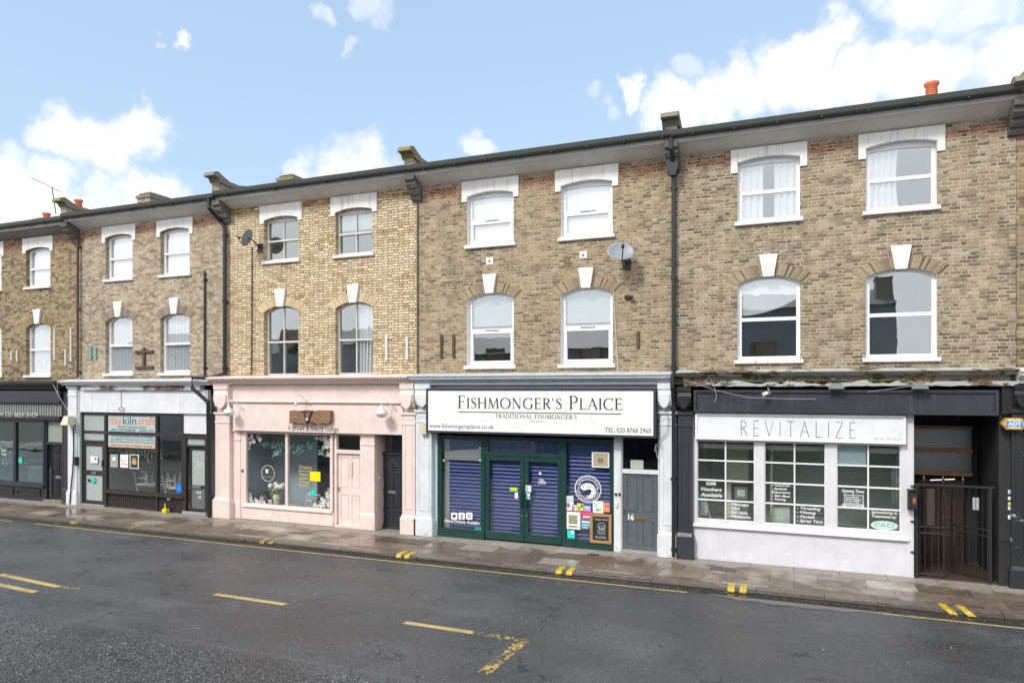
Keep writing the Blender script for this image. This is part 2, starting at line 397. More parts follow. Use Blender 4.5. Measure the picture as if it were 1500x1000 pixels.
# ---------------------------------------------------------------- common materials
WHITE = paint('white gloss paint', (.80, .80, .79), .4, .14)
UPVC = plain('white plastic frame', (.82, .83, .84), .35)
SILLW = paint('sill paint', (.73, .73, .70), .5, .5)
HOODW = paint('lintel masonry paint', (.75, .74, .71), .6, .42)
OLDWH = paint('old white timber paint', (.62, .61, .57), .6, .45)
SOFF = paint('soffit paint', (.66, .64, .62), .6, .3, streak=False)
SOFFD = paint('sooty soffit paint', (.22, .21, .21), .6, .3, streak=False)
FASC = peeling('weathered fascia board', (.34, .34, .33), (.6, .59, .56), .36, 9)
GUT = plain('dark gutter', (.042, .045, .04), .4)
PIPE = plain('black pipe', (.018, .02, .024), .35)
STONE = peeling('lichened stone', (.22, .2, .17), (.3, .26, .07), .42, 6, .9)
CORB = peeling('corbel stone', (.12, .115, .105), (.3, .29, .27), .42, 12, .8)
ROOF = plain('slate', (.17, .185, .21), .6)
POT = paint('terracotta', (.62, .17, .07), .7, .2)
GL = glass('window glass', 1.3, (.95, .97, .97), .0012, base=.25)
GLOLD = glass('old window glass', 1.3, (.93, .96, .95), .003, base=.26)
GLTOP = glass('top window glass', 1.6, (.97, .98, .98), .001, base=.27)
GSHOP = glass('shop glass', 1.0, (.94, .97, .96), .003, base=.07)
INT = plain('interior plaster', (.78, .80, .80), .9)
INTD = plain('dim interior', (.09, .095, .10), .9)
FLOORB = wood('floorboards', (.22, .17, .12), (.4, .32, .24))
CURT = fabric('net curtain', (.86, .87, .88), .35)
BLIND = fabric('white blind', (.88, .89, .9), .3)
METW = plain('white metal', (.75, .75, .76), .35, .3)
BRASS = plain('brass', (.5, .36, .14), .3, 1)
CHROME = plain('chrome', (.6, .6, .62), .25, 1)
BLK = plain('black iron', (.022, .022, .024), .45)
INK = plain('black lettering', (.02, .02, .022), .5)
WINK = plain('white lettering', (.85, .87, .87), .5)
PAPER = plain('white paper', (.8, .81, .8), .7)
LEAD = plain('lead flashing', (.3, .31, .33), .5)
CABLE = plain('grey cable', (.3, .3, .3), .6)
Y0, Y1 = .0, .11

bricks = {
 'a': brick('brown yellow stock brick', [(0, (.10, .08, .055)), (.18, (.165, .13, .08)), (.36, (.26, .195, .11)), (.7, (.345, .26, .14)), (1, (.42, .32, .18))], (.38, .32, .23), half=.0075, band=(9.02, 9.36), stain=.42, seed=11),
 'b': brick('sooty grey stock brick', [(0, (.21, .165, .12)), (.25, (.31, .25, .175)), (.6, (.40, .33, .235)), (1, (.50, .425, .32))], (.48, .42, .33), half=.0075, band=(9.12, 9.46), stain=.38, pale=.3, seed=23),
 'c': brick('cleaned cream stock brick', [(0, (.44, .325, .185)), (.18, (.58, .45, .28)), (.6, (.69, .565, .38)), (1, (.76, .66, .48))], (.17, .115, .07), half=.0080, band=(9.38, 9.62), bandcol=(.5, .28, .13), stain=.2, pale=.25, seed=37),
 'd': brick('tan stock brick with dark headers', [(0, (.15, .118, .08)), (.16, (.215, .168, .11)), (.34, (.29, .225, .14)), (.7, (.35, .272, .168)), (1, (.415, .33, .215))], (.52, .44, .32), half=.0085, band=(9.14, 9.5), stain=.34, pale=.2, seed=41),
 'e': brick('worn stock brick with many dark bricks', [(0, (.125, .10, .078)), (.17, (.18, .145, .105)), (.38, (.26, .207, .138)), (.75, (.33, .265, .177)), (1, (.40, .33, .23))], (.54, .465, .35), half=.0085, band=(9.22, 9.46), stain=.36, pale=.22, seed=59),
}
ARCH = {k: island_brick('arch brick ' + k, c) for k, c in {
 'a': [(.10, .08, .06), (.28, .2, .11), (.36, .27, .15)], 'b': [(.16, .13, .10), (.34, .28, .21), (.24, .2, .15)],
 'c': [(.42, .31, .18), (.60, .47, .3), (.66, .54, .37)], 'd': [(.14, .11, .08), (.33, .26, .16), (.41, .32, .2)], 'e': [(.11, .09, .065), (.31, .245, .16), (.40, .32, .21)]}.items()}

def arch_loop(cx, w, z0, zt, rise, n=12, ins=0.0):
    """opening outline with a segmental head, anticlockwise; ins shrinks it"""
    Rr = (w * w / 4 + rise * rise) / (2 * rise); cz = zt - Rr; hw = w / 2 - ins; r2 = Rr - ins
    pts = [(cx - hw, z0 + ins), (cx + hw, z0 + ins)]
    a = math.asin(min(.999, hw / r2))
    for i in range(n + 1):
        th = a - 2 * a * i / n; pts.append((cx + r2 * math.sin(th), cz + r2 * math.cos(th)))
    return pts
def arch_z(x, cx, w, zt, rise, ins=0.0):
    Rr = (w * w / 4 + rise * rise) / (2 * rise); return zt - Rr + math.sqrt(max(0, (Rr - ins) ** 2 - (x - cx) ** 2))
def clip_arch(x0, x1, z0, cx, w, zt, rise, ins, n=8):
    return [(x0, z0), (x1, z0)] + [(x1 + (x0 - x1) * i / n, arch_z(x1 + (x0 - x1) * i / n, cx, w, zt, rise, ins)) for i in range(n + 1)]

def curtain_mesh(x0, x1, z0, z1, y, amp=.03, folds=7, skew=0.0, gather=0.0):
    m = MB(); n = folds * 6; vs = []; fs = []; nz = 6
    for j in range(nz + 1):
        g = j / nz; z = z0 + (z1 - z0) * g
        for i in range(n + 1):
            u = i / n; x = x0 + (x1 - x0) * u
            x = x + skew * (1 - g) * (u - .0) + gather * math.sin(math.pi * (1 - g)) * (.5 - u)
            vs.append((x, y + amp * math.sin(u * folds * 2 * math.pi + .6 * math.sin(5 * u)) * (1 - .3 * g), z))
    for j in range(nz):
        for i in range(n): a = j * (n + 1) + i; fs.append((a, a + 1, a + n + 2, a + n + 1))
    return m.add(vs, fs)

def window(h, cx, w, z0, zt, rise, style, reveal, gmat, dress=None, sill=True, label=None, zmid=None):
    """a window of house h: frame mesh, panes, reveal lining, sill and what hangs behind it"""
    yf = .13; zm = zmid if zmid else z0 + (zt - z0) * .5
    hw = w / 2; fr = {'upvc': UPVC, 'tilt': UPVC, 'sash': OLDWH, 'sash2': UPVC}[style]
    holes = []; e = .055
    def bay(x0, x1, za, zb, top):
        if top and rise < .13: zq = zt - (.13 if style == 'sash2' else .155); holes.append([(x0, za), (x1, za), (x1, zq)] + ([((x0 + x1) / 2, zq + .035)] if style != 'sash' else []) + [(x0, zq)])
        elif top: holes.append(clip_arch(x0, x1, za, cx, w, zt, rise, e))
        else: holes.append([(x0, za), (x1, za), (x1, zb), (x0, zb)])
    if style == 'sash':
        for a, b in ((cx - hw + .06, cx - .013), (cx + .013, cx + hw - .06)):
            bay(a, b, z0 + .08, zm - .03, False); bay(a, b, zm + .02, 0, True)
    elif style == 'tilt':
        bay(cx - hw + .13, cx + hw - .13, z0 + .14, zm - .1, False); bay(cx - hw + .09, cx + hw - .09, zm + .04, 0, True)
    elif style == 'sash2':
        bay(cx - hw + .075, cx + hw - .075, z0 + .09, zm - .035, False); bay(cx - hw + .075, cx + hw - .075, zm + .035, 0, True)
    else:
        bay(cx - hw + .085, cx + hw - .085, z0 + .09, zm - .04, False); bay(cx - hw + .085, cx + hw - .085, zm + .04, 0, True)
    m = B().prism(arch_loop(cx, w - .004, z0, zt - .002, rise), yf, yf + .07, holes)
    if style == 'tilt':   # the opening casement stands proud
        a, b, c, d = cx - hw + .08, cx + hw - .08, z0 + .085, zm - .035
        m.prism([(a, c), (b, c), (b, d), (a, d)], yf - .022, yf + .002, [[(a + .05, c + .055), (b - .05, c + .055), (b - .05, d - .055), (a + .05, d - .055)]])
    if style in ('sash', 'sash2'):
        m.box(cx - hw + .03, cx + hw - .03, yf - .02, yf + .002, zm - .03, zm + .02)
    wd = ob('window', m, fr, h, label=label)
    if style == 'tilt': ob('trickle_vent', B().box(cx - .2, cx + .2, yf - .035, yf - .001, zm - .012, zm + .022), plain('grey vent', (.45, .46, .47)), wd)
    p = B()
    ob('pane', B().poly([(q[0], q[1]) for q in arch_loop(cx, w - .03, zm, zt - .015, rise)], yf + .03), gmat, wd)
    ob('pane', B().poly([(cx - hw + .03, z0 + .03), (cx + hw - .03, z0 + .03), (cx + hw - .03, zm), (cx - hw + .03, zm)], yf + (.03 if style != 'sash' else .05)), gmat, wd)
    # reveal lining
    lp = arch_loop(cx, w, z0, zt, rise); r = B(); n = len(lp)
    for i in range(n):
        if i == 0: continue
        a = lp[i]; b = lp[(i + 1) % n]
        r.quad((a[0], -.001, a[1]), (b[0], -.001, b[1]), (b[0], yf + .08, b[1]), (a[0], yf + .08, a[1]))
    ob('reveal', r, reveal, wd)
    if sill:
        s = B().bbox(cx - hw - .07, cx + hw + .07, -.075, .12, z0 - .085, z0 + .004, .012); ob('sill', s, SILLW, wd)
    yb = yf + .075
    if dress == 'blindfull': ob('blind', B().box(cx - hw, cx + hw, yb, yb + .01, z0, zt + .02), BLIND, wd)
    elif dress == 'blindhalf': ob('blind', slats(cx - hw + .05, cx + hw - .05, zm + .12, zt + .02, yb, .045), fabric('grey green blind', (.50, .58, .57), .2), wd)
    elif dress == 'net': ob('curtain', curtain_mesh(cx - hw, cx + hw, z0, zt + .02, yb, .03, 9), CURT, wd)
    elif dress == 'pair':
        ob('curtain', curtain_mesh(cx - hw, cx - .12, z0, zt, yb, .035, 4), CURT, wd); ob('curtain', curtain_mesh(cx + .12, cx + hw, z0, zt, yb, .035, 4), CURT, wd)
    elif dress == 'left': ob('curtain', curtain_mesh(cx - hw, cx - .02, z0, zt, yb, .04, 5, .0, .1), CURT, wd)
    elif dress == 'right': ob('curtain', curtain_mesh(cx + .05, cx + hw, z0, zt, yb, .04, 5, -.1), CURT, wd)
    elif dress == 'swag':
        pts = [(cx - hw, zt), (cx - hw, zm + .28)] + [(cx - hw + w * i / 8, zm + .1 + .4 * (i / 8) ** 2.2) for i in range(9)] + [(cx + hw, zt)]
        ob('blind', B().prism(list(reversed(pts)), yb, yb + .02), CURT, wd)
    return wd
def slats(x0, x1, z0, z1, y, pitch, d=.02):
    m = MB(); n = int((z1 - z0) / pitch)
    for i in range(n):
        z = z0 + i * (z1 - z0) / n
        m.quad((x0, y, z), (x1, y, z), (x1, y + d, z + pitch * 1.02), (x0, y + d, z + pitch * 1.02))
    return m
def keystone(h, cx, z0, z1):
    m = B(); a, b = .115, .20
    pts = [(cx - a, z0), (cx + a, z0), (cx + b, z1), (cx - b, z1)]
    m.prism(pts, -.07, .0); ob('keystone', m, HOODW, h)
def hood(h, cx, w, zt, rise, ztop, zleg):
    o = arch_loop(cx, w, 0, zt, rise)[2:]          # right to left over the head
    pts = [(cx - w / 2 - .15, zleg), (cx - w / 2 + 0, zleg)] + list(reversed([(p[0], max(zleg, p[1])) for p in o])) + [(cx + w / 2, zleg), (cx + w / 2 + .15, zleg), (cx + w / 2 + .15, ztop), (cx - w / 2 - .15, ztop)]
    clean = []
    for p in pts:
        if not clean or math.hypot(p[0] - clean[-1][0], p[1] - clean[-1][1]) > 1e-4: clean.append(p)
    ob('lintel', B().prism(clean, -.035, .0), HOODW, h)
def brick_arch(h, cx, w, zt, rise, kind):
    Rr = (w * w / 4 + rise * rise) / (2 * rise); cz = zt - Rr; a = math.asin(w / 2 / Rr) * 1.13; m = B(); m2 = B(); n = 34; hh = .27
    for i in range(n):
        t0 = -a + 2 * a * (i + .09) / n; t1 = -a + 2 * a * (i + .91) / n
        if abs((t0 + t1) / 2) < .1: continue
        f = 1.09
        pts = [(cx + (Rr + .005) * math.sin(t0), cz + (Rr + .005) * math.cos(t0)), (cx + (Rr + hh) * math.sin(t0 * f), cz + (Rr + hh) * math.cos(t0 * f)),
               (cx + (Rr + hh) * math.sin(t1 * f), cz + (Rr + hh) * math.cos(t1 * f)), (cx + (Rr + .005) * math.sin(t1), cz + (Rr + .005) * math.cos(t1))]
        (m if t0 < 0 else m2).prism(list(reversed(pts)), -.004 - .002 * random.random(), .0, back=False)
    ob('brick_arch', m, ARCH[kind], h); ob('brick_arch', m2, ARCH[kind], h)

def bracket(h, x, zt, w=.3):
    """scrolled eaves bracket standing out from the wall on the party line"""
    pts = [(-.0, zt - .42), (-.08, zt - .42), (-.13, zt - .36), (-.13, zt - .30), (-.2, zt - .29), (-.26, zt - .22), (-.26, zt - .15),
           (-.34, zt - .14), (-.42, zt - .06), (-.42, zt + .02), (-.5, zt + .05), (-.52, zt + .2), (0, zt + .03)]
    ob('eaves_bracket', B().extrude_x(pts, x - w / 2, x + w / 2), CORB, h)
def parapet(h, x, zt, k=0.0):
    """party wall coping rising above the gutter, curled at the street end"""
    b = zt + .25; zt -= k
    pts = [(-.5, b), (-.5, zt + .72), (-.2, zt + .68), (.3, zt + .72), (5.0, zt + 1.75), (5.0, b)]
    p = ob('party_wall', B().extrude_x(pts, x - .14, x + .14), bricks['b'], h)
    top = [(-.78, zt + .86), (-.72, zt + .98), (-.58, zt + 1.02), (-.38, zt + .93), (-.12, zt + .83), (.3, zt + .82), (5.0, zt + 1.85), (5.0, zt + 1.75), (.3, zt + .72), (-.2, zt + .68), (-.5, zt + .72), (-.58, zt + .84)]
    ob('coping', B().extrude_x(top, x - .2, x + .2), STONE, h)
def chimney(h, x, zt, ztop, hw=.33, pots=(), kind='b', y0=2.7, y1=4.0):
    c = ob('chimney', B().box(x - hw, x + hw, y0, y1, zt, ztop - .28), bricks[kind], h)
    m = B().box(x - hw - .05, x + hw + .05, y0 - .05, y1 + .05, ztop - .28, ztop - .17).box(x - hw + .04, x + hw - .04, y0 + .04, y1 - .04, ztop - .17, ztop - .1)
    m.add([(x - hw + .02, y0 + .02, ztop - .1), (x + hw - .02, y0 + .02, ztop - .1), (x + hw - .02, y1 - .02, ztop - .1), (x - hw + .02, y1 - .02, ztop - .1), (x - .12, y0 + .2, ztop), (x + .12, y0 + .2, ztop), (x + .12, y1 - .2, ztop), (x - .12, y1 - .2, ztop)],
          [(0, 1, 5, 4), (1, 2, 6, 5), (2, 3, 7, 6), (3, 0, 4, 7), (4, 5, 6, 7)])
    ob('chimney_cap', m, STONE, c)
    for (px, py, pz) in pots:
        ob('chimney_pot', B().lathe([(.12, ztop - .2), (.15, ztop - .1), (.13, pz - .1), (.17, pz - .06), (.17, pz), (.12, pz), (.11, pz - .2)], (px, py, 0), 18), POT, c, smooth=True)

def house(i, label, kind, dz, up, lo, styles, dress, group='terraced houses with shops', sills=(True, True), painted=False, offs=(2.12, 4.75), w=1.29, soff=None):
    xa, xb = PARTY[i], PARTY[i + 1]
    h = thing('terraced_house', ((xa + xb) / 2, 0, 0), label, 'house', group)
    bm_ = bricks[kind]; zt = 9.57 + dz
    ho = []; cxs = [xa + offs[0], xa + offs[1]]
    for cx in cxs:
        ho.append(arch_loop(cx, w, up[0], up[1], .09)); ho.append(arch_loop(cx, w + .01, lo[0], lo[1], .17))
    e = .004
    ob('wall', B().poly([(xa + e, 4.12), (xb - e, 4.12), (xb - e, zt + .02), (xa + e, zt + .02)], 0, ho), bm_, h)
    rv = WHITE if painted else bm_
    for k, cx in enumerate(cxs):
        window(h, cx, w, up[0], up[1], .09, styles[0], rv, GLTOP if dress[0][k] == 'blindfull' else GL, dress[0][k], sills[0], zmid=up[0] + (up[1] - up[0]) * .47)
        window(h, cx, w + .01, lo[0], lo[1], .17, styles[1], rv, GLOLD if styles[1] == 'sash' else GL, dress[1][k], sills[1], zmid=lo[0] + (lo[1] - lo[0]) * .49)
        hood(h, cx, w, up[1], .09, zt - .02, zt - .56); keystone(h, cx, lo[1] - .03, lo[1] + .48); brick_arch(h, cx, w, lo[1], .17, kind)
    # shell behind the front: side and back walls, floors, roof
    s = B(); t = .12
    s.box(xa + .01, xa + t, .2, 8, .0, zt); s.box(xb - t, xb - .01, .2, 8, .0, zt); s.box(xa + t, xb - t, 7.9, 8, 0, zt)
    ob('side_wall', s, bricks['b'], h)
    it = B(); it.box(xa + t, xb - t, 4.4, 4.5, 3.55, zt); it.box(xa + t + .01, xb - t - .01, .2, 4.4, 4.15, 4.3); it.box(xa + t, xb - t, .2, 4.4, 7.1, 7.25); it.box(xa + t, xb - t, .05, 4.4, zt - .05, zt)
    it.box((xa + xb) / 2 - .06, (xa + xb) / 2 + .06, .2, 4.4, 4.3, zt - .05)
    it.box(xa + t, xa + t + .02, .2, 4.4, 4.3, zt - .05); it.box(xb - t - .02, xb - t, .2, 4.4, 4.3, zt - .05)
    ob('interior', it, INT, h)
    # eaves
    ze = zt + .19
    ob('soffit', B().extrude_x([(0.01, zt), (-.45, ze), (-.45, ze + .02), (.01, zt + .03)], xa + .15, xb - .15), soff or SOFF, h)
    ob('fascia_board', B().box(xa, xb, -.475, -.45, ze - .015, ze + .17), FASC, h)
    g = B(); pr = [(-.478, ze + .24), (-.478, ze + .13)] + [(-.545 + .067 * math.cos(a), ze + .15 - .06 * math.sin(a)) for a in [math.pi * k / 8 for k in range(1, 8)]] + [(-.612, ze + .15), (-.625, ze + .24), (-.605, ze + .24), (-.6, ze + .16), (-.49, ze + .16), (-.49, ze + .24)]
    g.extrude_x(pr, xa, xb); k = xa + .5
    while k < xb: g.box(k, k + .03, -.63, -.475, ze + .075, ze + .1); k += .9
    ob('gutter', g, GUT, h)
    ob('roof', B().extrude_x([(-.5, ze + .2), (-.45, ze + .24), (5, ze + 1.45), (8.2, ze + .6), (8.2, ze + .5), (5, ze + 1.3), (-.4, ze + .17)], xa, xb), ROOF, h)
    return h
def pipe(parent, pts, r=.045, name='downpipe', mat=None, brackets=True):
    m = B().tube(pts, r, 10)
    if brackets:
        a, b = Vector(pts[-2]), Vector(pts[-1]); n = max(1, int((a - b).length / 1.8))
        for i in range(n + 1):
            p = a.lerp(b, (i + .1) / (n + .2)); m.tube([p + Vector((0, 0, .04)), p - Vector((0, 0, .04))], r * 1.3, 10); m.box(p.x - .08, p.x + .08, p.y + r * .3, p.y + r + .02, p.z - .02, p.z + .02)
    return ob(name, m, mat or PIPE, parent, smooth=False)

# ---------------------------------------------------------------- shop helpers
def bars(x0, x1, z0, z1, y0, y1, xs=(), zs=(), w=.05, wx=None):
    """frame round a rectangle plus uprights at xs and rails at zs"""
    wx = wx or w; m = B(); inner = []
    gx = [x0] + sorted(xs) + [x1]; gz = [z0] + sorted(zs) + [z1]
    for i in range(len(gx) - 1):
        for j in range(len(gz) - 1):
            a = gx[i] + (w if i == 0 else wx / 2); b = gx[i + 1] - (w if i == len(gx) - 2 else wx / 2)
            c = gz[j] + (w if j == 0 else wx / 2); d = gz[j + 1] - (w if j == len(gz) - 2 else wx / 2)
            inner.append([(a, c), (b, c), (b, d), (a, d)])
    return m.prism([(x0, z0), (x1, z0), (x1, z1), (x0, z1)], y0, y1, [list(reversed(q)) for q in inner])
def rectp(x0, x1, z0, z1, y): return B().poly([(x0, z0), (x1, z0), (x1, z1), (x0, z1)], y)
def cornice(h, x0, x1, ztop, zbot, y, mat, name='cornice'):
    d = ztop - zbot
    pr = [(.0, ztop + .06), (-y * .55, ztop + .03), (-y, ztop), (-y, ztop - d * .12), (-y + .03, ztop - d * .14), (-y + .04, ztop - d * .4), (-y + .09, ztop - d * .5), (-y + .11, ztop - d * .62), (-y + .17, ztop - d * .72), (-y + .18, zbot), (0, zbot)]
    n = 1
    return ob(name, B().extrude_x(pr, x0, x1), mat, h)
def pilaster(h, x0, x1, z1, y, mat, base=.5, base_out=.04, panel=True, name='pilaster'):
    m = B(); m.bbox(x0, x1, -y, .0, base, z1, .01); m.bbox(x0 - base_out, x1 + base_out, -y - base_out, .0, .0, base - .08, .015)
    m.extrude_x([(-y - base_out, base - .08), (-y - .005, base), (0, base), (0, base - .08)], x0 - .01, x1 + .01)
    if panel and x1 - x0 > .25:
        a, b = x0 + .07, x1 - .07
        m.prism([(a, base + .15), (b, base + .15), (b, z1 - .15), (a, z1 - .15)], -y - .012, -y, [list(reversed([(a + .03, base + .18), (b - .03, base + .18), (b - .03, z1 - .18), (a + .03, z1 - .18)]))])
    if x1 - x0 > .25: m.bbox(x0 - .035, x1 + .035, -y - .045, 0, z1 - .07, z1, .015); m.bbox(x0 - .015, x1 + .015, -y - .02, 0, z1 - .34, z1 - .30, .008)
    return ob(name, m, mat, h)
def corbel(h, x0, x1, z0, z1, y, mat, name='corbel'):
    """shop front console: a scroll carrying the cornice end"""
    d = z1 - z0
    pr = [(0, z0), (-y * .45, z0), (-y * .5, z0 + d * .12), (-y * .8, z0 + d * .2), (-y * .98, z0 + d * .38), (-y, z0 + d * .6), (-y * .92, z0 + d * .78), (-y * 1.02, z0 + d * .8), (-y * 1.02, z1), (0, z1)]
    m = B().extrude_x(pr, x0, x1)
    cx = (x0 + x1) / 2; n = 12   # rounded lobe on the face
    m.prism([(cx + (x1 - x0) * .42 * math.cos(a), z0 + d * .62 + d * .5 * math.sin(a)) for a in [math.pi + math.pi * k / n for k in range(n + 1)]], -y - .03, -y + .05)
    return ob(name, m, mat, h)
def door(h, x0, x1, z0, z1, y, mat, rows=((.06, .4), (.46, .94)), cols=2, name='door', hand='left', plate=None, knob=CHROME, label=None, pane=None, rail=.1):
    """panelled door"""
    W, H = x1 - x0, z1 - z0; m = B(); holes = []
    for r0, r1 in rows:
        for c in range(cols):
            a = x0 + W * rail + c * (W * (1 - rail)) / cols; b = a + (W * (1 - rail)) / cols - W * rail
            holes.append([(a, z0 + H * r0), (b, z0 + H * r0), (b, z0 + H * r1), (a, z0 + H * r1)])
    m.prism([(x0, z0), (x1, z0), (x1, z1), (x0, z1)], y, y + .045, [list(reversed(q)) for q in holes])
    m.box(x0 + .01, x1 - .01, y + .018, y + .04, z0 + .01, z1 - .01)
    for q in holes:
        a, c = q[0]; b, d = q[2]
        if b - a > .1: m.bbox(a + .03, b - .03, y + .006, y + .02, c + .03, d - .03, .008)
    dr = ob(name, m, mat, h, label=label)
    hx = x0 + .055 if hand == 'left' else x1 - .055
    ob('handle', B().tube([(hx, y - .04, z0 + H * .47), (hx, y - .045, z0 + H * .53)], .012).tube([(hx, y, z0 + H * .5), (hx, y - .045, z0 + H * .5)], .01), knob, dr)
    if plate: 
        cx, cz = (x0 + x1) / 2, z0 + H * plate
        ob('letterbox', B().bbox(cx - .13, cx + .13, y - .014, y, cz - .04, cz + .04, .004).box(cx - .1, cx + .1, y - .018, y - .013, cz - .015, cz + .02), knob, dr)
    return dr
def room(h, x0, x1, z1, depth, mat, floor=None, y0=.12):
    m = B().box(x0 - .02, x0, y0, depth, 0, z1).box(x1, x1 + .02, y0, depth, 0, z1).box(x0, x1, depth, depth + .05, 0, z1).box(x0, x1, y0, depth, z1, z1 + .04)
    ob('shop_interior', m, mat, h); ob('shop_floor', B().box(x0, x1, y0, depth, .0, .03), floor or FLOORB, h)
def lettering(h, m, mat, name='lettering'): return ob(name, m, mat, h)
def sheet(label, x0, x1, z0, z1, y, mat, cat='poster', name='poster', group=None, marks=()):
    """a sheet of paper or card on the glass with printed marks: (u0,u1,v0,v1,material)"""
    o = ob(name, B().box(x0, x1, y - .003, y, z0, z1), mat, None, label, cat, group)
    for k, (u0, u1, v0, v1, mm) in enumerate(marks):
        ob('print', rectp(x0 + (x1 - x0) * u0, x0 + (x1 - x0) * u1, z0 + (z1 - z0) * v0, z0 + (z1 - z0) * v1, y - .0045 - .0012 * k), mm, o)
    return o
# ---------------------------------------------------------------- the houses
h0 = None
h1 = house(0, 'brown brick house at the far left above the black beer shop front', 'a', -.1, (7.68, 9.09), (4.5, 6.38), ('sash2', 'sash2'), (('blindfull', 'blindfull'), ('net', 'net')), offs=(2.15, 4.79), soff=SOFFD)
h2 = house(1, 'sooty grey brick house above the white fronted clay studio, iron wall tie between its windows', 'b', -.03, (7.72, 9.23), (4.53, 6.47), ('sash2', 'sash2'), (('blindfull', 'blindfull'), ('net', 'net')), offs=(2.02, 4.54), w=1.26)
h3 = house(2, 'cleaned cream brick house above the pale pink beauty shop', 'c', .03, (7.88, 9.22), (4.40, 6.52), ('sash', 'sash'), ((None, 'blindhalf'), (None, 'right')), offs=(2.08, 4.68), sills=(True, False), w=1.27)
h4 = house(3, 'tan brick house with white painted window reveals above the fishmonger shop', 'd', .02, (7.84, 9.25), (4.62, 6.57), ('tilt', 'tilt'), (('blindfull', 'blindfull'), ('blindhalf', 'blindhalf')), painted=True, offs=(2.18, 4.82), w=1.34)
h5 = house(4, 'dark flecked brick house above the white salon front and iron gates', 'e', 0, (7.86, 9.33), (4.67, 6.60), ('upvc', 'upvc'), (('pair', 'left'), ('swag', None)), painted=True, offs=(2.12, 4.79), w=1.34)
h6 = house(5, 'brown brick house at the far right edge with black pilaster', 'a', 0, (7.86, 9.33), (4.67, 6.60), ('sash2', 'sash2'), (('net', 'net'), ('net', 'net')), soff=SOFF)
for h, x, zt in ((h2, PARTY[1], 9.5), (h3, PARTY[2], 9.6), (h4, PARTY[3], 9.62), (h5, PARTY[4], 9.6), (h6, PARTY[5], 9.57)):
    bracket(h, x, zt); parapet(h, x, zt, {PARTY[3]: .12, PARTY[4]: .2, PARTY[5]: .45}.get(x, 0))
chimney(h1, PARTY[0] + .6, 9.7, 11.2, pots=((PARTY[0] + .6, 3.2, 11.45),))
chimney(h2, PARTY[1], 9.7, 11.62)
chimney(h3, PARTY[2], 9.8, 11.55)
chimney(h4, PARTY[3], 9.8, 11.3)
chimney(h5, PARTY[4], 9.8, 11.26, kind='e')
chimney(h6, 3.3, 9.8, 11.15, pots=((3.21, 3.2, 11.68),), kind='e')
chimney(h2, -22.0, 9.7, 11.0, pots=((SX(115, 3.2), 3.2, SZ(115, 293, 3.2)),))
# brick gable end standing behind the right hand roof
ob('gable', B().prism([(4.35, 10), (8, 10), (8, 12.9), (6.6, 12.9), (4.35, 10.5)], 1.2, 3), bricks['e'], h6)
ob('gable_coping', B().prism([(4.2, 10.42), (6.55, 12.95), (6.75, 12.95), (4.35, 10.34)], 1.1, 3.05), STONE, h6)

# rainwater pipes
xp = SX(987, -.1)
pipe(h5, [(xp, -.52, 9.95), (xp, -.50, 9.62), (xp, -.13, 9.25), (xp, -.11, 9.0), (xp, -.11, 4.3)], .055)
pipe(h5, [(xp + .02, -.11, 4.36), (xp + .02, -.46, 4.28), (xp + .02, -.46, 4.05), (xp + .02, -.24, 3.7), (xp + .02, -.24, .05)], .05)
ob('hopper', B().prism([(xp - .13, 9.55), (xp + .13, 9.55), (xp + .13, 9.25), (xp + .06, 9.05), (xp - .06, 9.05), (xp - .13, 9.25)][::-1], -.3, -.06), PIPE, h5)
xq = SX(330, -.1)
pipe(h3, [(xq - .22, -.54, 9.98), (xq - .22, -.54, 9.55), (xq - .12, -.14, 9.2), (xq, -.12, 9.0), (xq, -.12, 4.45)], .06)
pipe(h2, [(xq, -.12, 4.5), (xq - .5, -.2, 4.36), (xq - .95, -.5, 4.36), (xq - .95, -.5, 4.05), (xq - .5, -.3, 3.6), (SX(305, -.28), -.28, 3.1), (SX(307, -.26), -.26, .02)], .06, brackets=False)
xr = SX(113, -.1) + .03
pipe(h2, [(xr, -.1, 9.15), (xr, -.1, 4.4)], .045, mat=plain('rusty pipe', (.09, .05, .035), .6))
pipe(h2, [(SX(301.5), -.05, SZ(301.5, 397)), (SX(301.5), -.05, 4.4)], .03, name='vent_pipe')
pipe(h3, [(SX(611, -.06), -.05, 9.3), (SX(611, -.06), -.05, 4.4)], .02, name='cable_run', mat=plain('brown conduit', (.10, .07, .05)), brackets=False)
pipe(h3, [(SX(370), -.03, SZ(370, 362)), (SX(370), -.03, SZ(370, 460)), (SX(369), -.03, 4.45)], .018, name='cable_run', mat=plain('brown conduit', (.10, .07, .05)), brackets=False)
ob('cable_run', B().tube([(SX(899), -.02, SZ(899, 425)), (SX(902), -.03, SZ(902, 480)), (SX(906), -.02, SZ(906, 545))], .009, 6), plain('white cable', (.6, .6, .58)), h4)
ob('cable_run', B().tube([(SX(1494), -.03, SZ(1494, 330)), (SX(1490), -.05, 5.6), (SX(1480), -.03, 4.6)], .008, 6), CABLE, h5)

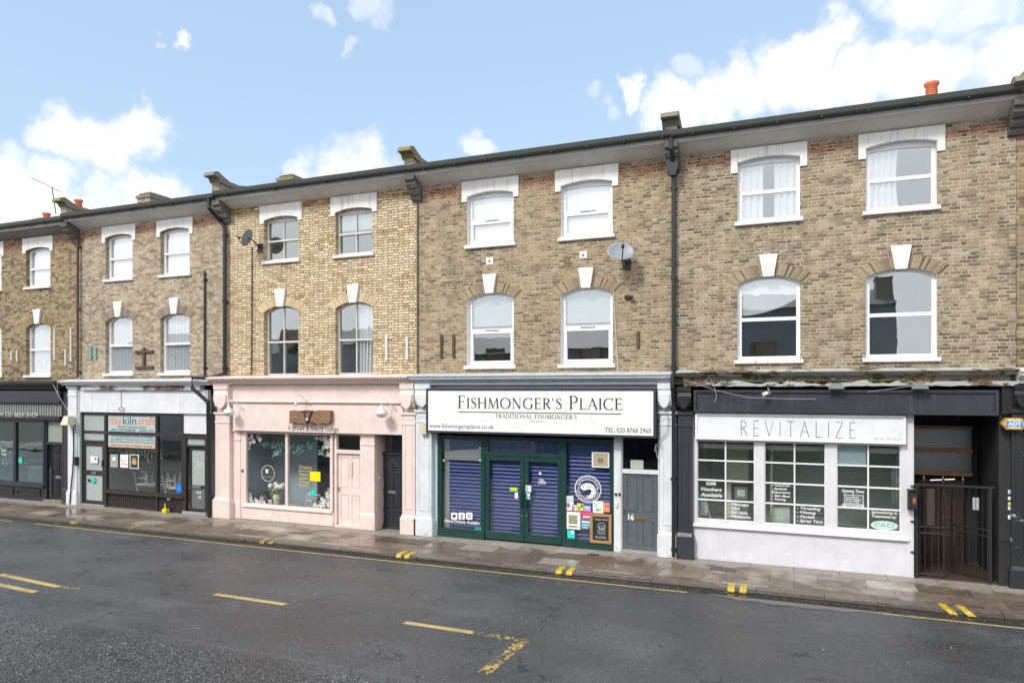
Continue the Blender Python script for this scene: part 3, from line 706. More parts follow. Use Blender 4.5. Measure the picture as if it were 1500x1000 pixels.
# wall ties, plates and vents
def strap(h, px, y0, y1, mat, name='wall_strap', w=.035, d=.05):
    x = SX(px); ob(name, B().bbox(x - w, x + w, -d, 0, SZ(px, y1), SZ(px, y0), .008), mat, h)
TEAL = plain('verdigris strap', (.16, .38, .32)); RUST = plain('rusty iron', (.09, .06, .045), .8); PALE = plain('pale strap', (.6, .57, .5))
for px, a, b, m_, h in ((18, 513, 528, PALE, h1), (26, 513, 530, PALE, h1), (81, 483, 528, PALE, h1), (97, 512, 536, PALE, h1), (105, 480, 530, PALE, h1),
                        (134, 506, 527, TEAL, h2), (141, 508, 527, TEAL, h2), (567, 491, 528, METW, h3), (597, 493, 527, METW, h3),
                        (647, 490, 524, RUST, h4), (665, 490, 524, RUST, h4), (935, 485, 510, RUST, h4)):
    strap(h, px, a, b, m_)
t_ = B(); x = SX(212)
t_.bbox(x - .05, x + .05, -.06, 0, SZ(212, 540), SZ(212, 509)); t_.bbox(x - .38, x + .42, -.07, -.01, SZ(212, 517), SZ(212, 513)); t_.bbox(x - .38, x + .42, -.07, -.01, SZ(212, 540), SZ(212, 536)); ob('wall_tie', t_, RUST, h2)
for px, a, b in ((717.5, 377, 388), (854.5, 368, 379)):
    x = SX(px); pl_ = ob('pattress_plate', B().bbox(x - .1, x + .1, -.02, 0, SZ(px, b), SZ(px, a)), HOODW, h4)
    ob('bolt', B().lathe([(0, -.05), (.022, -.05), (.022, -.02)], (x, 0, (SZ(px, b) + SZ(px, a)) / 2), 8, 'y'), RUST, pl_)
x = SX(921); z = SZ(921, 435)
ob('wall_sensor', B().bbox(x - .09, x + .07, -.09, 0, z - .05, z + .04, .015).lathe([(0, -.16), (.04, -.15), (.045, -.09)], (x + .09, 0, z - .01), 10, 'y'), BLK, h4)
for px, py in ((648, 262), (948, 212)):
    x = SX(px, -.25); z = 9.59 + .02 + .105
    ob('soffit_vent', B().add([(x - .14, -.2, z - .055 + .03), (x + .14, -.2, z - .055 + .03), (x + .14, -.28, z + .01), (x - .14, -.28, z + .01)], [(0, 1, 2, 3)]), BLK if px > 900 else plain('grey vent', (.45, .46, .47)), h4)

# satellite dishes
def dish(px, py, r, face, label, flat=1.0):
    x = SX(px, -.45); z = SZ(px, py, -.45); c = Vector((x, -.45, z)); d = Vector(face).normalized()
    a = d.cross(Vector((0, 0, 1))).normalized(); b = a.cross(d).normalized()
    t = thing('satellite_dish', (x, 0, z - .3), label, 'satellite dish', 'satellite dishes on the brick walls'); m = MB(); vs = []; fs = []; sg = 32; rn = 6
    for back in (0, 1):
        for i in range(rn + 1):
            rr = r * i / rn
            for k in range(sg):
                th = 2 * math.pi * k / sg; o = d * ((rr / r) ** 2 * r * .22 - back * .012)
                vs.append(c + a * math.cos(th) * rr * 1.0 + b * math.sin(th) * rr * flat + o)
    for back in (0, 1):
        of = back * (rn + 1) * sg
        for i in range(rn):
            for k in range(sg): j = (k + 1) % sg; fs.append((of + i * sg + k, of + i * sg + j, of + (i + 1) * sg + j, of + (i + 1) * sg + k))
    for k in range(sg): j = (k + 1) % sg; q = rn * sg; w_ = (rn + 1) * sg + q; fs.append((q + k, q + j, w_ + j, w_ + k))
    m.add(vs, fs); ob('reflector', m, plain('dish grey', (.26, .29, .32), .45), t, smooth=True)
    hd = c + d * r * 1.25 - b * r * .35
    ob('arm', B().tube([c - b * r * .95 + d * r * .1, c - b * r * .85 + d * r * .6, hd], .014), BLK, t)
    ob('receiver', B().tube([hd + d * .03, hd - d * .08], [.03, .038], 12), BLK, t)
    mt = B().tube([c - d * .02, c - d * .16, Vector((x + .05, -.12, z - .16)), Vector((x + .05, 0, z - .2))], .022); mt.box(x - .05, x + .15, -.02, 0, z - .35, z - .08)
    ob('wall_mount', mt, BLK, t); return t
dish(909, 370, .33, (.35, -.9, .5), 'grey oval satellite dish on the tan brick wall above the fishmonger sign', .8)
dish(364, 349, .27, (-.95, -.25, .45), 'weathered satellite dish seen edge on, at the top left of the cream brick wall', 1.0)
t = thing('tv_aerial', (SX(83, 0), -.1, 10.0), 'thin roof aerial leaning above the gutter at the far left', 'aerial')
p0 = Vector((SX(82, 0), 0, 10.2)); p1 = Vector((SX(76, 0), 0, SZ(76, 274)))
ob('mast', B().tube([p0, p1], .018), plain('rusty pipe', (.09, .05, .035), .6), t)
ab = B().tube([p1 + Vector((-1.0, 0, .42)), p1 + Vector((.55, 0, -.25))], .008)
for k in range(9):
    q = p1 + Vector((-1.0 + k * .18, 0, .42 - k * .0785)); ab.tube([q + Vector((0, -.16, 0)), q + Vector((0, .16, 0))], .005, 5)
ob('boom', ab, plain('aerial alloy', (.35, .33, .33), .4, 1), t)

# ================================================================= beer shop, black (far left)
NAVY = paint('blue black shop paint', (.022, .027, .033), .38, .18, (.07, .07, .07)); NAVYD = paint('black shop paint', (.014, .014, .017), .42, .2, (.07, .065, .06))
cornice(h1, PARTY[0], SX(83, -.3), 4.25, 4.0, .42, NAVYD)
ob('fascia', B().bbox(PARTY[0] + .3, SX(88, -.2), -.22, .05, SZ(60, 590, -.2), SZ(60, 572, -.2)), NAVY, h1)
zs_ = SZ(50, 609, -.1); zt_ = SZ(50, 591, -.1)
m = B(); x = -29.5
ob('sign_band', B().box(PARTY[0] + .3, SX(90, -.1), -.1, .05, zs_, zt_), plain('sage sign band', (.22, .23, .2), .7), h1)
while x < SX(90, -.1): m.box(x, x + .035, -.13, -.1, zs_, zt_); x += .118 if int(x * 10) % 2 else .14
ob('sign_slats', m, plain('grey slat', (.30, .31, .28), .6), h1)
ob('sign_rail', B().bbox(PARTY[0] + .3, SX(90, -.1), -.17, .0, zs_ - .13, zs_ + .01), NAVYD, h1)
lettering(h1, text_mesh('BREW CO. BEER SHOP', SX(-13, -.19), SX(56, -.19), zs_ - .04, .17, -.19), plain('dulled white lettering', (.5, .51, .5)))
xl, xr_ = PARTY[0] + .4, SX(66)
z0, z1 = SZ(30, 707), SZ(30, 614)
mm_ = bars(xl, xr_, z0 - .04, z1, -.03, .08, [SX(22.5) - .02, SX(22.5) - 2.2], (), .1, .14)
sf = ob('shop_window', mm_, NAVY, h1)
GTEAL = glass('teal shop glass', 1.3, (.6, .85, .85), .003, .2)
ob('pane', rectp(xl + .05, xr_ - .05, z0, z1 - .05, .03), GTEAL, sf)
m = B().box(xl, xr_, -.0, .1, 0, z0 - .04)
for a, b in ((SX(22.5) - 2.1, SX(22.5) - .1), (SX(24.5), xr_ - .25)):
    m.prism([(a, .16), (b, .16), (b, z0 - .18), (a, z0 - .18)], -.03, 0, [[(a + .08, .24), (b - .08, .24), (b - .08, z0 - .26), (a + .08, z0 - .26)]])
ob('stall_riser', m, NAVYD, h1)
ob('sill', B().bbox(xl, xr_, -.1, .1, z0 - .1, z0 - .03), NAVY, h1)
lettering(sf, text_mesh('Tyler', SX(0), SX(9), SZ(5, 661), .13, .015), WINK); lettering(sf, text_mesh('Street', SX(2), SX(8), SZ(5, 667), .1, .015), WINK)
m = B()
for i in range(16): m.disc((SX(random.uniform(3, 17)), SZ(10, random.uniform(661, 680))), random.uniform(.008, .022), .015, 8)
lettering(sf, m, WINK, 'snow_dots')
STK = plain('green sticker', (.03, .5, .42), .4)
ob('round_sticker', B().disc((SX(29.5), SZ(29.5, 674)), .12, .012), STK, None, 'round green sticker on the dark beer shop window', 'sticker', 'round green window stickers')
dz_ = SZ(80, 649)
ob('door_frame', bars(SX(66), SX(93), 0, z1, .0, .12, (), (dz_,), .07, .09), NAVY, h1)
ob('pane', rectp(SX(68), SX(92), dz_ + .04, z1 - .05, .06), plain('frosted fanlight', (.28, .31, .28), .3), h1)
door(h1, SX(70.5), SX(92.5), .08, dz_ - .05, .1, NAVYD, rows=((.05, .36), (.44, .76), (.82, .95)), plate=.41, knob=CHROME)
ob('door_step', B().bbox(SX(66), SX(94), -.1, .3, 0, .08), STONE, h1)
pilaster(h1, SX(93, -.12), SX(99, -.12), 3.9, .12, paint('aubergine paint', (.035, .026, .042), .5, .25, (.1, .09, .09)), .55)
room(h1, PARTY[0] + .3, PARTY[1] - .2, 3.6, 4.3, plain('teal dim wall', (.20, .60, .60), .8))
m = B().box(SX(60) - 2.5, SX(60) - .2, 1.2, 1.9, 0, 1.0); ob('counter', m, plain('counter', (.16, .17, .16)), None, 'long pale counter inside the dark beer shop', 'counter')
t = thing('wall_light', (SX(101, -.25), -.25, SZ(101, 620, -.25)), 'cream square wall lantern on the white pilaster beside the beer shop', 'wall light')
xa_, xb_, za_, zb_ = SX(96, -.3), SX(107, -.3), SZ(101, 622, -.3), SZ(101, 609, -.3)
m = B(); c = (xa_ + xb_) / 2; q = (xb_ - xa_) / 2
m.add([(c - q, -.5, za_), (c + q, -.5, za_), (c + q, -.2, za_), (c - q, -.2, za_), (c - q * .6, -.42, zb_), (c + q * .6, -.42, zb_), (c + q * .6, -.2, zb_), (c - q * .6, -.2, zb_)], [(0, 3, 2, 1), (4, 5, 6, 7), (0, 1, 5, 4), (1, 2, 6, 5), (2, 3, 7, 6), (3, 0, 4, 7)])
ob('lantern', m, plain('cream box', (.62, .57, .43), .5), t); ob('bracket', B().tube([(c, -.2, za_ + .1), (c + .1, -.14, za_ - .02), (c + .12, -.14, za_ - .3)], .02), BLK, t)
ob('cable_run', B().tube([(SX(107, -.2), -.19, za_ - .1), (SX(108, -.2), -.2, 1.9), (SX(106.5, -.2), -.2, 1.2), (SX(104, -.2), -.2, .6), (SX(103, -.2), -.22, .05)], .022), BLK, h2)
ob('meter_box', B().bbox(SX(109, -.2), SX(112, -.2), -.24, -.12, SZ(110, 681, -.2), SZ(110, 669, -.2)), BLK, h2)

# ================================================================= clay studio, white and dark brown
SHW = paint('white shop paint', (.70, .71, .74), .5, .22); BRN = paint('dark brown frame', (.030, .024, .024), .42, .18, (.09, .08, .07))
PEEL = peeling('peeling white cornice', (.66, .66, .66), (.30, .20, .12), .46, 4.5, .7, (.05, .045, .04))
cornice(h2, SX(86, -.35), SX(306, -.35), 4.28, 4.13, .42, SHW); ob('cornice_board', B().box(SX(118, -.2), SX(292, -.2), -.2, .02, 3.98, 4.13), PEEL, h2)
pilaster(h2, SX(99, -.15), SX(112, -.15), 4.1, .15, SHW, .5, panel=False); ob('pilaster_side', B().bbox(SX(112, -.05), SX(118.5, -.05), -.1, 0.1, 0, 4.0), paint('mint painted reveal', (.44, .56, .55), .5, .3), h2)
zf = SZ(200, 604.5, -.08)
ob('fascia', B().bbox(SX(117, -.1), SX(304, -.1), -.1, .05, zf, 3.98), SHW, h2)
ob('fascia_hook', B().tube([(SX(177.5, -.12), -.12, 4.2), (SX(177.5, -.12), -.12, zf + .18)], .008, 5).tube([(SX(177.5, -.13) + .12 * math.cos(a), -.13 - .02 * math.sin(a), zf + .12 + .07 * math.sin(a)) for a in [2 * math.pi * k / 14 for k in range(15)]], .01, 5), plain('wire', (.12, .12, .12)), h2)
x0, x1 = SX(119), SX(304.5); xm1, xm2, xm3 = SX(155), SX(230), SX(270)
zt2 = SZ(157, 638); ztr = SZ(155, 634.5); ztr = SZ(192, 634.5)
frm = bars(x0, xm1 + .03, 0, zf, -.02, .09, (), (SZ(137, 632), SZ(137, 646)), .09, .07)
sh = ob('shop_front_frame', frm, BRN, h2)
wz = SZ(192, 720)
f2 = bars(xm1 - .03, xm3, wz - .05, zf, -.03, .08, (xm2,), (ztr,), .09, .10)
sw_ = ob('shop_window', f2, BRN, h2)
GC = glass('studio glass', 1.0, (.96, .99, .98), .003, .12)
ob('pane', rectp(xm1, xm2, ztr, zf - .04, .02), GC, sw_); ob('pane', rectp(xm1, xm2, wz, ztr, .02), GC, sw_); ob('pane', rectp(xm2, xm3 - .03, wz, ztr, .02), GC, sw_); ob('pane', rectp(xm2, xm3 - .03, ztr, zf - .04, .02), GC, sw_)
FRO = plain('frosted door glass', (.38, .42, .41), .25)
for a, b in ((SZ(137, 645), SZ(137, 633)), (SZ(137, 631), zf - .04)): ob('pane', rectp(x0 + .08, xm1 - .05, a, b, .03), FRO, sh)
m = B().box(xm1 + .05, xm2 - .04, .02, .1, 0, wz - .05).box(xm2 + .04, xm3, .02, .1, 0, wz - .05).bbox(xm1 - .02, xm1 + .05, -.03, .09, 0, wz - .05).bbox(xm2 - .05, xm2 + .05, -.03, .09, 0, wz - .05)
x = xm1 + .1
while x < xm3: m.box(x, x + .012, .008, .021, 0.02, wz - .06); x += .1
ob('stall_riser', m, BRN, h2)
ob('sill', B().bbox(xm1 - .02, xm3, -.09, .0, wz - .09, wz - .03), BRN, h2)
# left glazed door
d1 = ob('glazed_door', bars(x0 + .1, xm1 - .06, .07, SZ(137, 648), .0, .06, (), (SZ(137, 692),), .11, .16), BRN, h2)
ob('pane', rectp(x0 + .15, xm1 - .1, .12, SZ(137, 649), .03), FRO, d1)
ob('letterbox', B().bbox(SX(134.5), SX(141), -.02, .0, SZ(138, 694), SZ(138, 691)), CHROME, d1)
ob('handle', B().bbox(xm1 - .15, xm1 - .11, -.06, .0, SZ(152, 683), SZ(152, 674)), CHROME, d1)
ob('door_step', B().bbox(x0 - .05, xm1, -.08, .2, 0, .06), plain('grey sill', (.3, .3, .3)), h2)
# white panel and right door
ob('blank_panel', B().box(SX(269), SX(304), -.02, .05, SZ(287, 635), zf), SHW, h2)
zd = SZ(287, 637)
f3 = ob('door_frame', bars(xm3, SX(304.5), 0, zd, -.03, .08, (), (SZ(290, 653),), .10, .06), BRN, h2)
ob('pane', rectp(xm3 + .06, SX(304), SZ(290, 652), zd - .05, .03), FRO, f3)
dx0, dx1 = SX(276.5), SX(304); dzt = SZ(290, 655)
d2 = ob('glazed_door', bars(dx0, dx1, .1, dzt, .03, .08, (), (SZ(290, 713),), .09, .1), BRN, h2)
ob('pane', rectp(dx0 + .06, dx1 - .04, SZ(290, 712), dzt - .05, .05), FRO, d2)
ob('lower_panel', B().box(dx0 + .06, dx1 - .04, .04, .07, .14, SZ(290, 714)), plain('grey door panel', (.13, .135, .145), .5), d2)
ob('letterbox', B().bbox(SX(281), SX(294), .0, .03, SZ(288, 715.5), SZ(288, 711.5)), CHROME, d2)
ob('handle', B().tube([(dx0 + .05, -.02, 1.0), (dx0 + .05, -.02, 1.16)], .014), CHROME, d2)
lettering(d2, text_mesh('42A', SX(286), SX(294), SZ(290, 723), .1, .035), WINK); lettering(d2, text_mesh('44', SX(289), SX(293), SZ(290, 730.5), .11, .035), WINK)
lettering(d2, text_mesh('kiln', SX(287), SX(296.5), SZ(290, 682), .12, .045), plain('etched lettering', (.7, .72, .7), .6))
ob('door_step', B().bbox(xm3, SX(305), -.1, .2, 0, .1), plain('grey sill', (.3, .3, .3)), h2)
# vinyl panels on the studio window
AQ = plain('aqua vinyl', (.42, .53, .53), .5); ORA = plain('orange lettering', (.75, .24, .10), .5); DK = plain('dark lettering', (.05, .06, .07), .5)
a, b = SX(158), SX(227.5)
v = ob('window_banner', rectp(a, b, SZ(192, 633), SZ(192, 608.5), .012), AQ, sw_)
w_ = b - a; zz = SZ(192, 621.5)
lettering(v, text_mesh('clay', a + .02 * w_, a + .29 * w_, zz, .27, .008, bold=.012), ORA); lettering(v, text_mesh('kiln', a + .32 * w_, a + .60 * w_, zz, .27, .008), DK); lettering(v, text_mesh('craft', a + .63 * w_, b - .01 * w_, zz, .27, .008, bold=.012), ORA)
lettering(v, text_mesh('POTTERY THROWING CLASSES', a + .22 * w_, b - .2 * w_, SZ(192, 627), .075, .008), DK); lettering(v, text_mesh('OPEN ACCESS MEMBERSHIP  -  CERAMIC SHOP', a + .06 * w_, b - .04 * w_, SZ(192, 631.5), .08, .008), DK)
v = ob('window_banner', rectp(a, b, SZ(192, 655.5), SZ(192, 636), .012), AQ, sw_)
for k, (tx, u0, u1) in enumerate((('We run regular pottery courses and workshops', .08, .95), ('for beginners and improvers and members', .06, .97), ('with a kiln firing service for the local community', .03, .98))):
    lettering(v, text_mesh(tx, a + u0 * w_, a + u1 * w_, SZ(192, 640.5 + 3.9 * k), .07, .008), DK)
v2 = rectp(a, b, SZ(192, 655.5), SZ(192, 650), .010); ob('banner_strip', v2, plain('peach vinyl', (.62, .42, .32), .5), v)
lettering(v, text_mesh('Book a class   or call in to the studio   for details', a + .08 * w_, a + .93 * w_, SZ(192, 653.6), .06, .006), DK)
PB = plain('poster black', (.03, .03, .035)); PO = plain('poster orange', (.6, .3, .1)); PG = plain('poster olive', (.30, .31, .2)); PT = plain('poster grey', (.35, .36, .36)); PR = plain('poster red', (.6, .08, .1)); PBL = plain('poster blue', (.08, .28, .5)); PY = plain('poster yellow', (.75, .7, .1)); PK = plain('poster pink', (.65, .1, .25))
gp = 'posters in the clay studio window'
sheet('poster with a round pale olive picture, left of three in the clay studio window', SX(161.5), SX(172.5), SZ(167, 684), SZ(167, 665), .005, PT, group=gp, marks=((.2, .85, .35, .9, PG), (.3, .7, .5, .8, PAPER)))
sheet('white poster with small dark dots, middle of three in the clay studio window', SX(176), SX(187.5), SZ(182, 684.5), SZ(182, 665.5), .005, PAPER, group=gp, marks=((.15, .3, .5, .58, PB), (.5, .62, .42, .5, PR), (.3, .45, .22, .3, PB), (.65, .85, .2, .28, PB), (.6, .7, .65, .72, PG), (.2, .3, .3, .36, PR)))
sheet('poster with an orange bowl on black, right of three in the clay studio window', SX(190), SX(203), SZ(196, 686), SZ(196, 665.5), .005, PAPER, group=gp, marks=((.08, .92, .05, .95, PB), (.25, .75, .3, .6, PO), (.3, .7, .62, .75, PG)))
sheet('small white notice on the left glass door of the clay studio', SX(133), SX(143.5), SZ(138, 678), SZ(138, 668), -.01, PAPER, 'notice', 'notice', marks=((.6, .85, .5, .8, PB), (.1, .9, .2, .26, PT)))
def sticker(px, py, r, mat, label, y, sz=1.0, ink=None):
    o = ob('round_sticker', B().lathe([(0, -.003), (r, -.003), (r, 0)], (SX(px), y, SZ(px, py)), 28, 'y'), mat, None, label, 'sticker', 'round green window stickers' if mat is STK else None)
    if ink: ob('print', B().disc((SX(px), SZ(px, py)), r * .5, y - .005), ink, o)
    return o
sticker(137, 703, .105, STK, 'round green sticker low on the left glass door of the clay studio', 0.0, ink=plain('sticker print', (.05, .62, .5), .4))
sticker(262, 714.5, .15, plain('blue sticker', (.01, .16, .62), .4), 'round blue sticker at the bottom right of the clay studio window', .008, ink=plain('sticker blue print', (.02, .28, .75), .4))
sheet('small dark card beside the green sticker on the clay studio door', SX(128.5), SX(132), SZ(130, 705), SZ(130, 701), -.005, PB, 'sticker', 'card')
# icicle lights
m = B(); rr = random.Random(3)
zb = SZ(200, 657); xx = SX(174); pts = []
while xx < SX(228):
    pts.append((xx, .25, zb - .05 + .06 * math.sin(xx * 9)));
    l = rr.choice((.1, .15, .3, .45, .2)); x2 = xx; z2 = pts[-1][2]
    k = 0
    while k < l:
        nx = x2 + rr.uniform(-.05, .05); m.tube([(x2, .25, z2), (nx, .25 + rr.uniform(-.02, .02), z2 - .06)], .006, 4, False); m.blob((nx, .25, z2 - .06), .014, 5); x2 = nx; z2 -= .06; k += .06
    xx += .11
m.tube(pts, .006, 4, False)
ob('string_lights', m, plain('white cord', (.7, .7, .66)), None, 'string of white icicle lights hanging inside the clay studio window', 'string lights')
# inside the studio: tables with upturned chairs, rack with cloths
room(h2, PARTY[1] + .15, PARTY[2] - .15, 3.7, 3.0, plain('studio wall', (.70, .72, .70), .9))
WHM = plain('white enamelled steel', (.8, .8, .79), .4)
def stand_table(px0, px1, y0, y1, z, label, grp):
    x0, x1 = SX(px0, y0), SX(px1, y0); t = thing('table', ((x0 + x1) / 2, y0, 0), label, 'table', grp)
    ob('table_top', B().bbox(x0, x1, y0, y1, z - .04, z), plain('pale laminate', (.5, .5, .47), .5), t)
    for a in (x0 + .05, x1 - .09):
        for b in (y0 + .05, y1 - .09): ob('leg', B().box(a, a + .04, b, b + .04, 0.03, z - .04), WHM, t)
def up_chair(x, y, z, rot, label):
    """a steel framed chair standing upside down on a table"""
    t = thing('chair', (x, y, z), label, 'chair', 'white chairs stacked upside down in the clay studio')
    c, s_ = math.cos(rot), math.sin(rot)
    def P(a, b, h_): return (x + a * c - b * s_, y + a * s_ + b * c, z + h_)
    m = B()
    pts = [(-.2, -.18), (.2, -.18), (.2, .2), (-.2, .2)]
    m.add([P(a, b, 0.0) for a, b in pts] + [P(a, b, .03) for a, b in pts], [(0, 1, 2, 3), (7, 6, 5, 4), (0, 4, 5, 1), (1, 5, 6, 2), (2, 6, 7, 3), (3, 7, 4, 0)]); ob('seat', m, WHM, t)
    for a, b, sp in ((-.18, -.16, -1), (.18, -.16, -1), (-.18, .17, 1), (.18, .17, 1)): ob('leg', B().tube([P(a, b, .03), P(a * 1.25, b + sp * .06, .46)], .016, 6), WHM, t)
    ob('stretcher', B().tube([P(-.2, -.18, .22), P(.2, -.18, .22)], .01, 6).tube([P(-.2, .19, .26), P(.2, .19, .26)], .01, 6), WHM, t)
stand_table(196, 229, .9, 1.6, .66, 'pale table behind the wide pane of the clay studio', 'tables in the clay studio'); stand_table(238, 270, .9, 1.6, .62, 'pale table behind the narrow right pane of the clay studio', 'tables in the clay studio')
up_chair(SX(209, 1.1), 1.15, .66, .3, 'upturned white chair behind the wide clay studio pane, at the left on its table'); up_chair(SX(222, 1.3), 1.3, .66, -.5, 'upturned white chair behind the wide clay studio pane, close to the mullion')
up_chair(SX(249, 1.1), 1.15, .62, .5, 'upturned white chair just right of the mullion behind the narrow clay studio pane'); up_chair(SX(260, 1.3), 1.3, .62, -.3, 'upturned white chair behind the blue round sticker of the clay studio')
ob('hanging_cloths', curtain_mesh(SX(240, 2.5), SX(275, 2.5), 1.4, 2.3, 2.5, .06, 12), fabric('grey cloths', (.30, .29, .27), .1), None, 'row of grey cloths hanging at the back of the clay studio', 'cloths')
ob('shelf_unit', B().box(SX(165, 3), SX(215, 3), 3, 3.5, 1.0, 1.04).box(SX(165, 3), SX(215, 3), 3, 3.5, .03, .07).box(SX(165, 3), SX(165, 3) + .05, 3, 3.5, 0.03, 1.5).box(SX(215, 3) - .05, SX(215, 3), 3, 3.5, 0.03, 1.5), plain('grey shelving', (.3, .3, .3)), None, 'grey shelf unit at the back of the clay studio', 'shelf')
t = thing('wet_floor_jug', (SX(243, -.12), -.15, 0), 'small yellow plastic jug standing on the pavement under the clay studio window', 'jug')
YEL = plain('yellow plastic', (.75, .55, .02), .4); xx = SX(242, -.15)
ob('body', B().bbox(xx - .085, xx + .1, -.22, -.06, 0, .13, .02).lathe([(.04, .13), (.03, .17), (.02, .2), (.025, .3), (.0, .3)], (xx - .02, -.14, 0), 10), YEL, t)
ob('socket_plate', B().bbox(SX(244.5), SX(248.5), -.0, .02, SZ(246, 732), SZ(246, 728)), PAPER, h2)

# ================================================================= beauty shop, pale pink
PINK = paint('pale pink paint', (.775, .635, .59), .45, .26, (.45, .37, .34)); PINKD = paint('pink moulding paint', (.68, .52, .475), .5, .3, (.3, .22, .2))
cornice(h3, SX(303, -.4), SX(596, -.4), 4.36, 4.16, .46, PINK)
xe = SX(593, -.45); x = SX(306, -.45); up_ = [(x, 4.345)]
lo_ = []
while x < xe: lo_ += [(x, 4.30), (x + .05, 4.30), (x + .05, 4.335), (x + .09, 4.335)]; x += .09
m = B().prism(lo_ + [(x, 4.345)] + up_, -.487, -.45)
ob('dentil_row', m, PINKD, h3)
x0, x1 = SX(341, -.2), SX(590, -.2)
zf0, zf1 = SZ(591, 637, -.2), SZ(591, 595, -.2)
ob('fascia', B().bbox(SX(334, -.12), SX(588, -.12), -.14, .02, zf1 + .1, 4.17), PINK, h3)
ob('fascia_moulding', B().extrude_x([(0, zf1 + .13), (-.24, zf1 + .13), (-.26, zf1 + .09), (-.2, zf1 + .05), (-.19, zf1 - .01), (0, zf1 - .01)], SX(332, -.2), SX(592, -.2)), PINKD, h3)
fb = ob('fascia_board', B().bbox(x0, x1, -.2, .02, zf0, zf1), PINK, h3)
lettering(fb, text_mesh('V brows & beauty lounge', SX(421.5, -.21), SX(496, -.21), SZ(458, 631, -.21), .165, -.204), INK)
pilaster(h3, SX(315, -.18), SX(336, -.18), SZ(325, 603.5, -.2), .18, PINK, .65, .06, False); corbel(h3, SX(316, -.2), SX(337, -.2), SZ(325, 603, -.2), 4.17, .3, PINK)
pilaster(h3, SX(338, -.04), SX(352, -.04), zf0 + .02, .04, PINK, .55, .02, False)
pilaster(h3, SX(589, -.2), SX(608, -.2), SZ(600, 604.2, -.2), .2, PINK, .55, .05, True); corbel(h3, SX(588, -.22), SX(608, -.22), SZ(600, 604, -.2) , 4.17, .32, PINK)
wx0, wx1 = SX(358), SX(488); wz0, wz1 = SZ(420, 742), zf0 + .01
mid = SX(420.5)
sw3 = ob('shop_window', bars(wx0, wx1, wz0 - .06, wz1, -.03, .07, (mid,), (), .09, .09), PINK, h3)
ob('pane', rectp(wx0, mid, wz0, wz1, .02), GSHOP, sw3); ob('pane', rectp(mid, wx1, wz0, wz1, .02), GSHOP, sw3)
ob('stall_riser', B().bbox(wx0 - .1, wx1 + .05, -.05, .1, 0, wz0 - .06, .02), PINK, h3); ob('window_post', B().bbox(SX(350), wx0, -.02, .1, 0, wz1), PINK, h3)
ob('sill', B().bbox(wx0 - .02, wx1, -.1, .0, wz0 - .08, wz0 - .03), PINK, h3)
dx0, dx1 = SX(490.5), SX(531); dtz = SZ(512, 661.5)
df = ob('door_frame', bars(dx0, dx1, 0, wz1, -.02, .1, (), (dtz,), .07, .1), PINK, h3)
ob('pane', rectp(dx0 + .05, dx1 - .05, dtz + .03, wz1 - .05, .04), GSHOP, df)
d3 = door(h3, SX(494), SX(530), .06, dtz - .05, .05, PINK, rows=((.06, .42), (.5, .94)), knob=BRASS, label='pale pink panelled door')
ob('number_plate', B().bbox(SX(511.5), SX(515), .03, .05, SZ(513, 697), SZ(513, 676)), PINKD, d3)
pilaster(h3, SX(531), SX(549, -.06), wz1, .08, PINK, .5, .03, False); ob('post_side', B().bbox(SX(532), SX(551), .0, .5, 0, wz1), PINK, h3)
# recessed dark door
DKD = paint('charcoal door paint', (.028, .03, .036), .35, .1, (.08, .08, .08))
rx0, rx1 = SX(550), SX(592, .3)
ob('door_recess', B().box(rx0 - .02, rx0, .02, .5, 0, wz1).box(rx0, rx1 + .2, .5, .55, 0, wz1 + .1).box(rx0, rx1 + .2, .05, .5, wz1, wz1 + .05), DKD, h3)
dd = .34; a, b = SX(557, dd), SX(590, dd); zd = SZ(575, 664, dd)
f_ = ob('door_frame', bars(a - .12, b + .06, 0, wz1, dd - .02, dd + .1, (), (zd,), .09, .07), DKD, h3)
ob('pane', rectp(a, b, zd + .05, wz1 - .07, dd + .05), GSHOP, f_)
d4 = door(h3, a, b, .06, zd - .04, dd + .03, DKD, rows=((.05, .2), (.25, .45), (.52, .7)), plate=.48, knob=CHROME, hand='left', label='charcoal door with a fan shaped top')
cxd = (a + b) / 2; fz = .06 + (zd - .1) * .76; m = B().ring((cxd, fz), (b - a) * .34, (b - a) * .38, dd + .02, 20, 0, math.pi, 1.05)
for k in range(5):
    an = math.pi * (k + .5) / 5 if 0 else math.pi * k / 4; m.tube([(cxd, dd + .02, fz), (cxd + math.cos(an) * (b - a) * .36, dd + .02, fz + math.sin(an) * (b - a) * .36)], .009, 5)
ob('fan_moulding', m, paint('charcoal door relief', (.06, .063, .07), .35, .1), d4)
ob('keypad', B().bbox(rx0 + .01, rx0 + .07, .1, .13, SZ(552, 703), SZ(552, 697)), METW, h3)
ob('bell_push', B().bbox(SX(355), SX(358), -.045, -.02, SZ(356, 691), SZ(356, 687)), BRASS, h3)
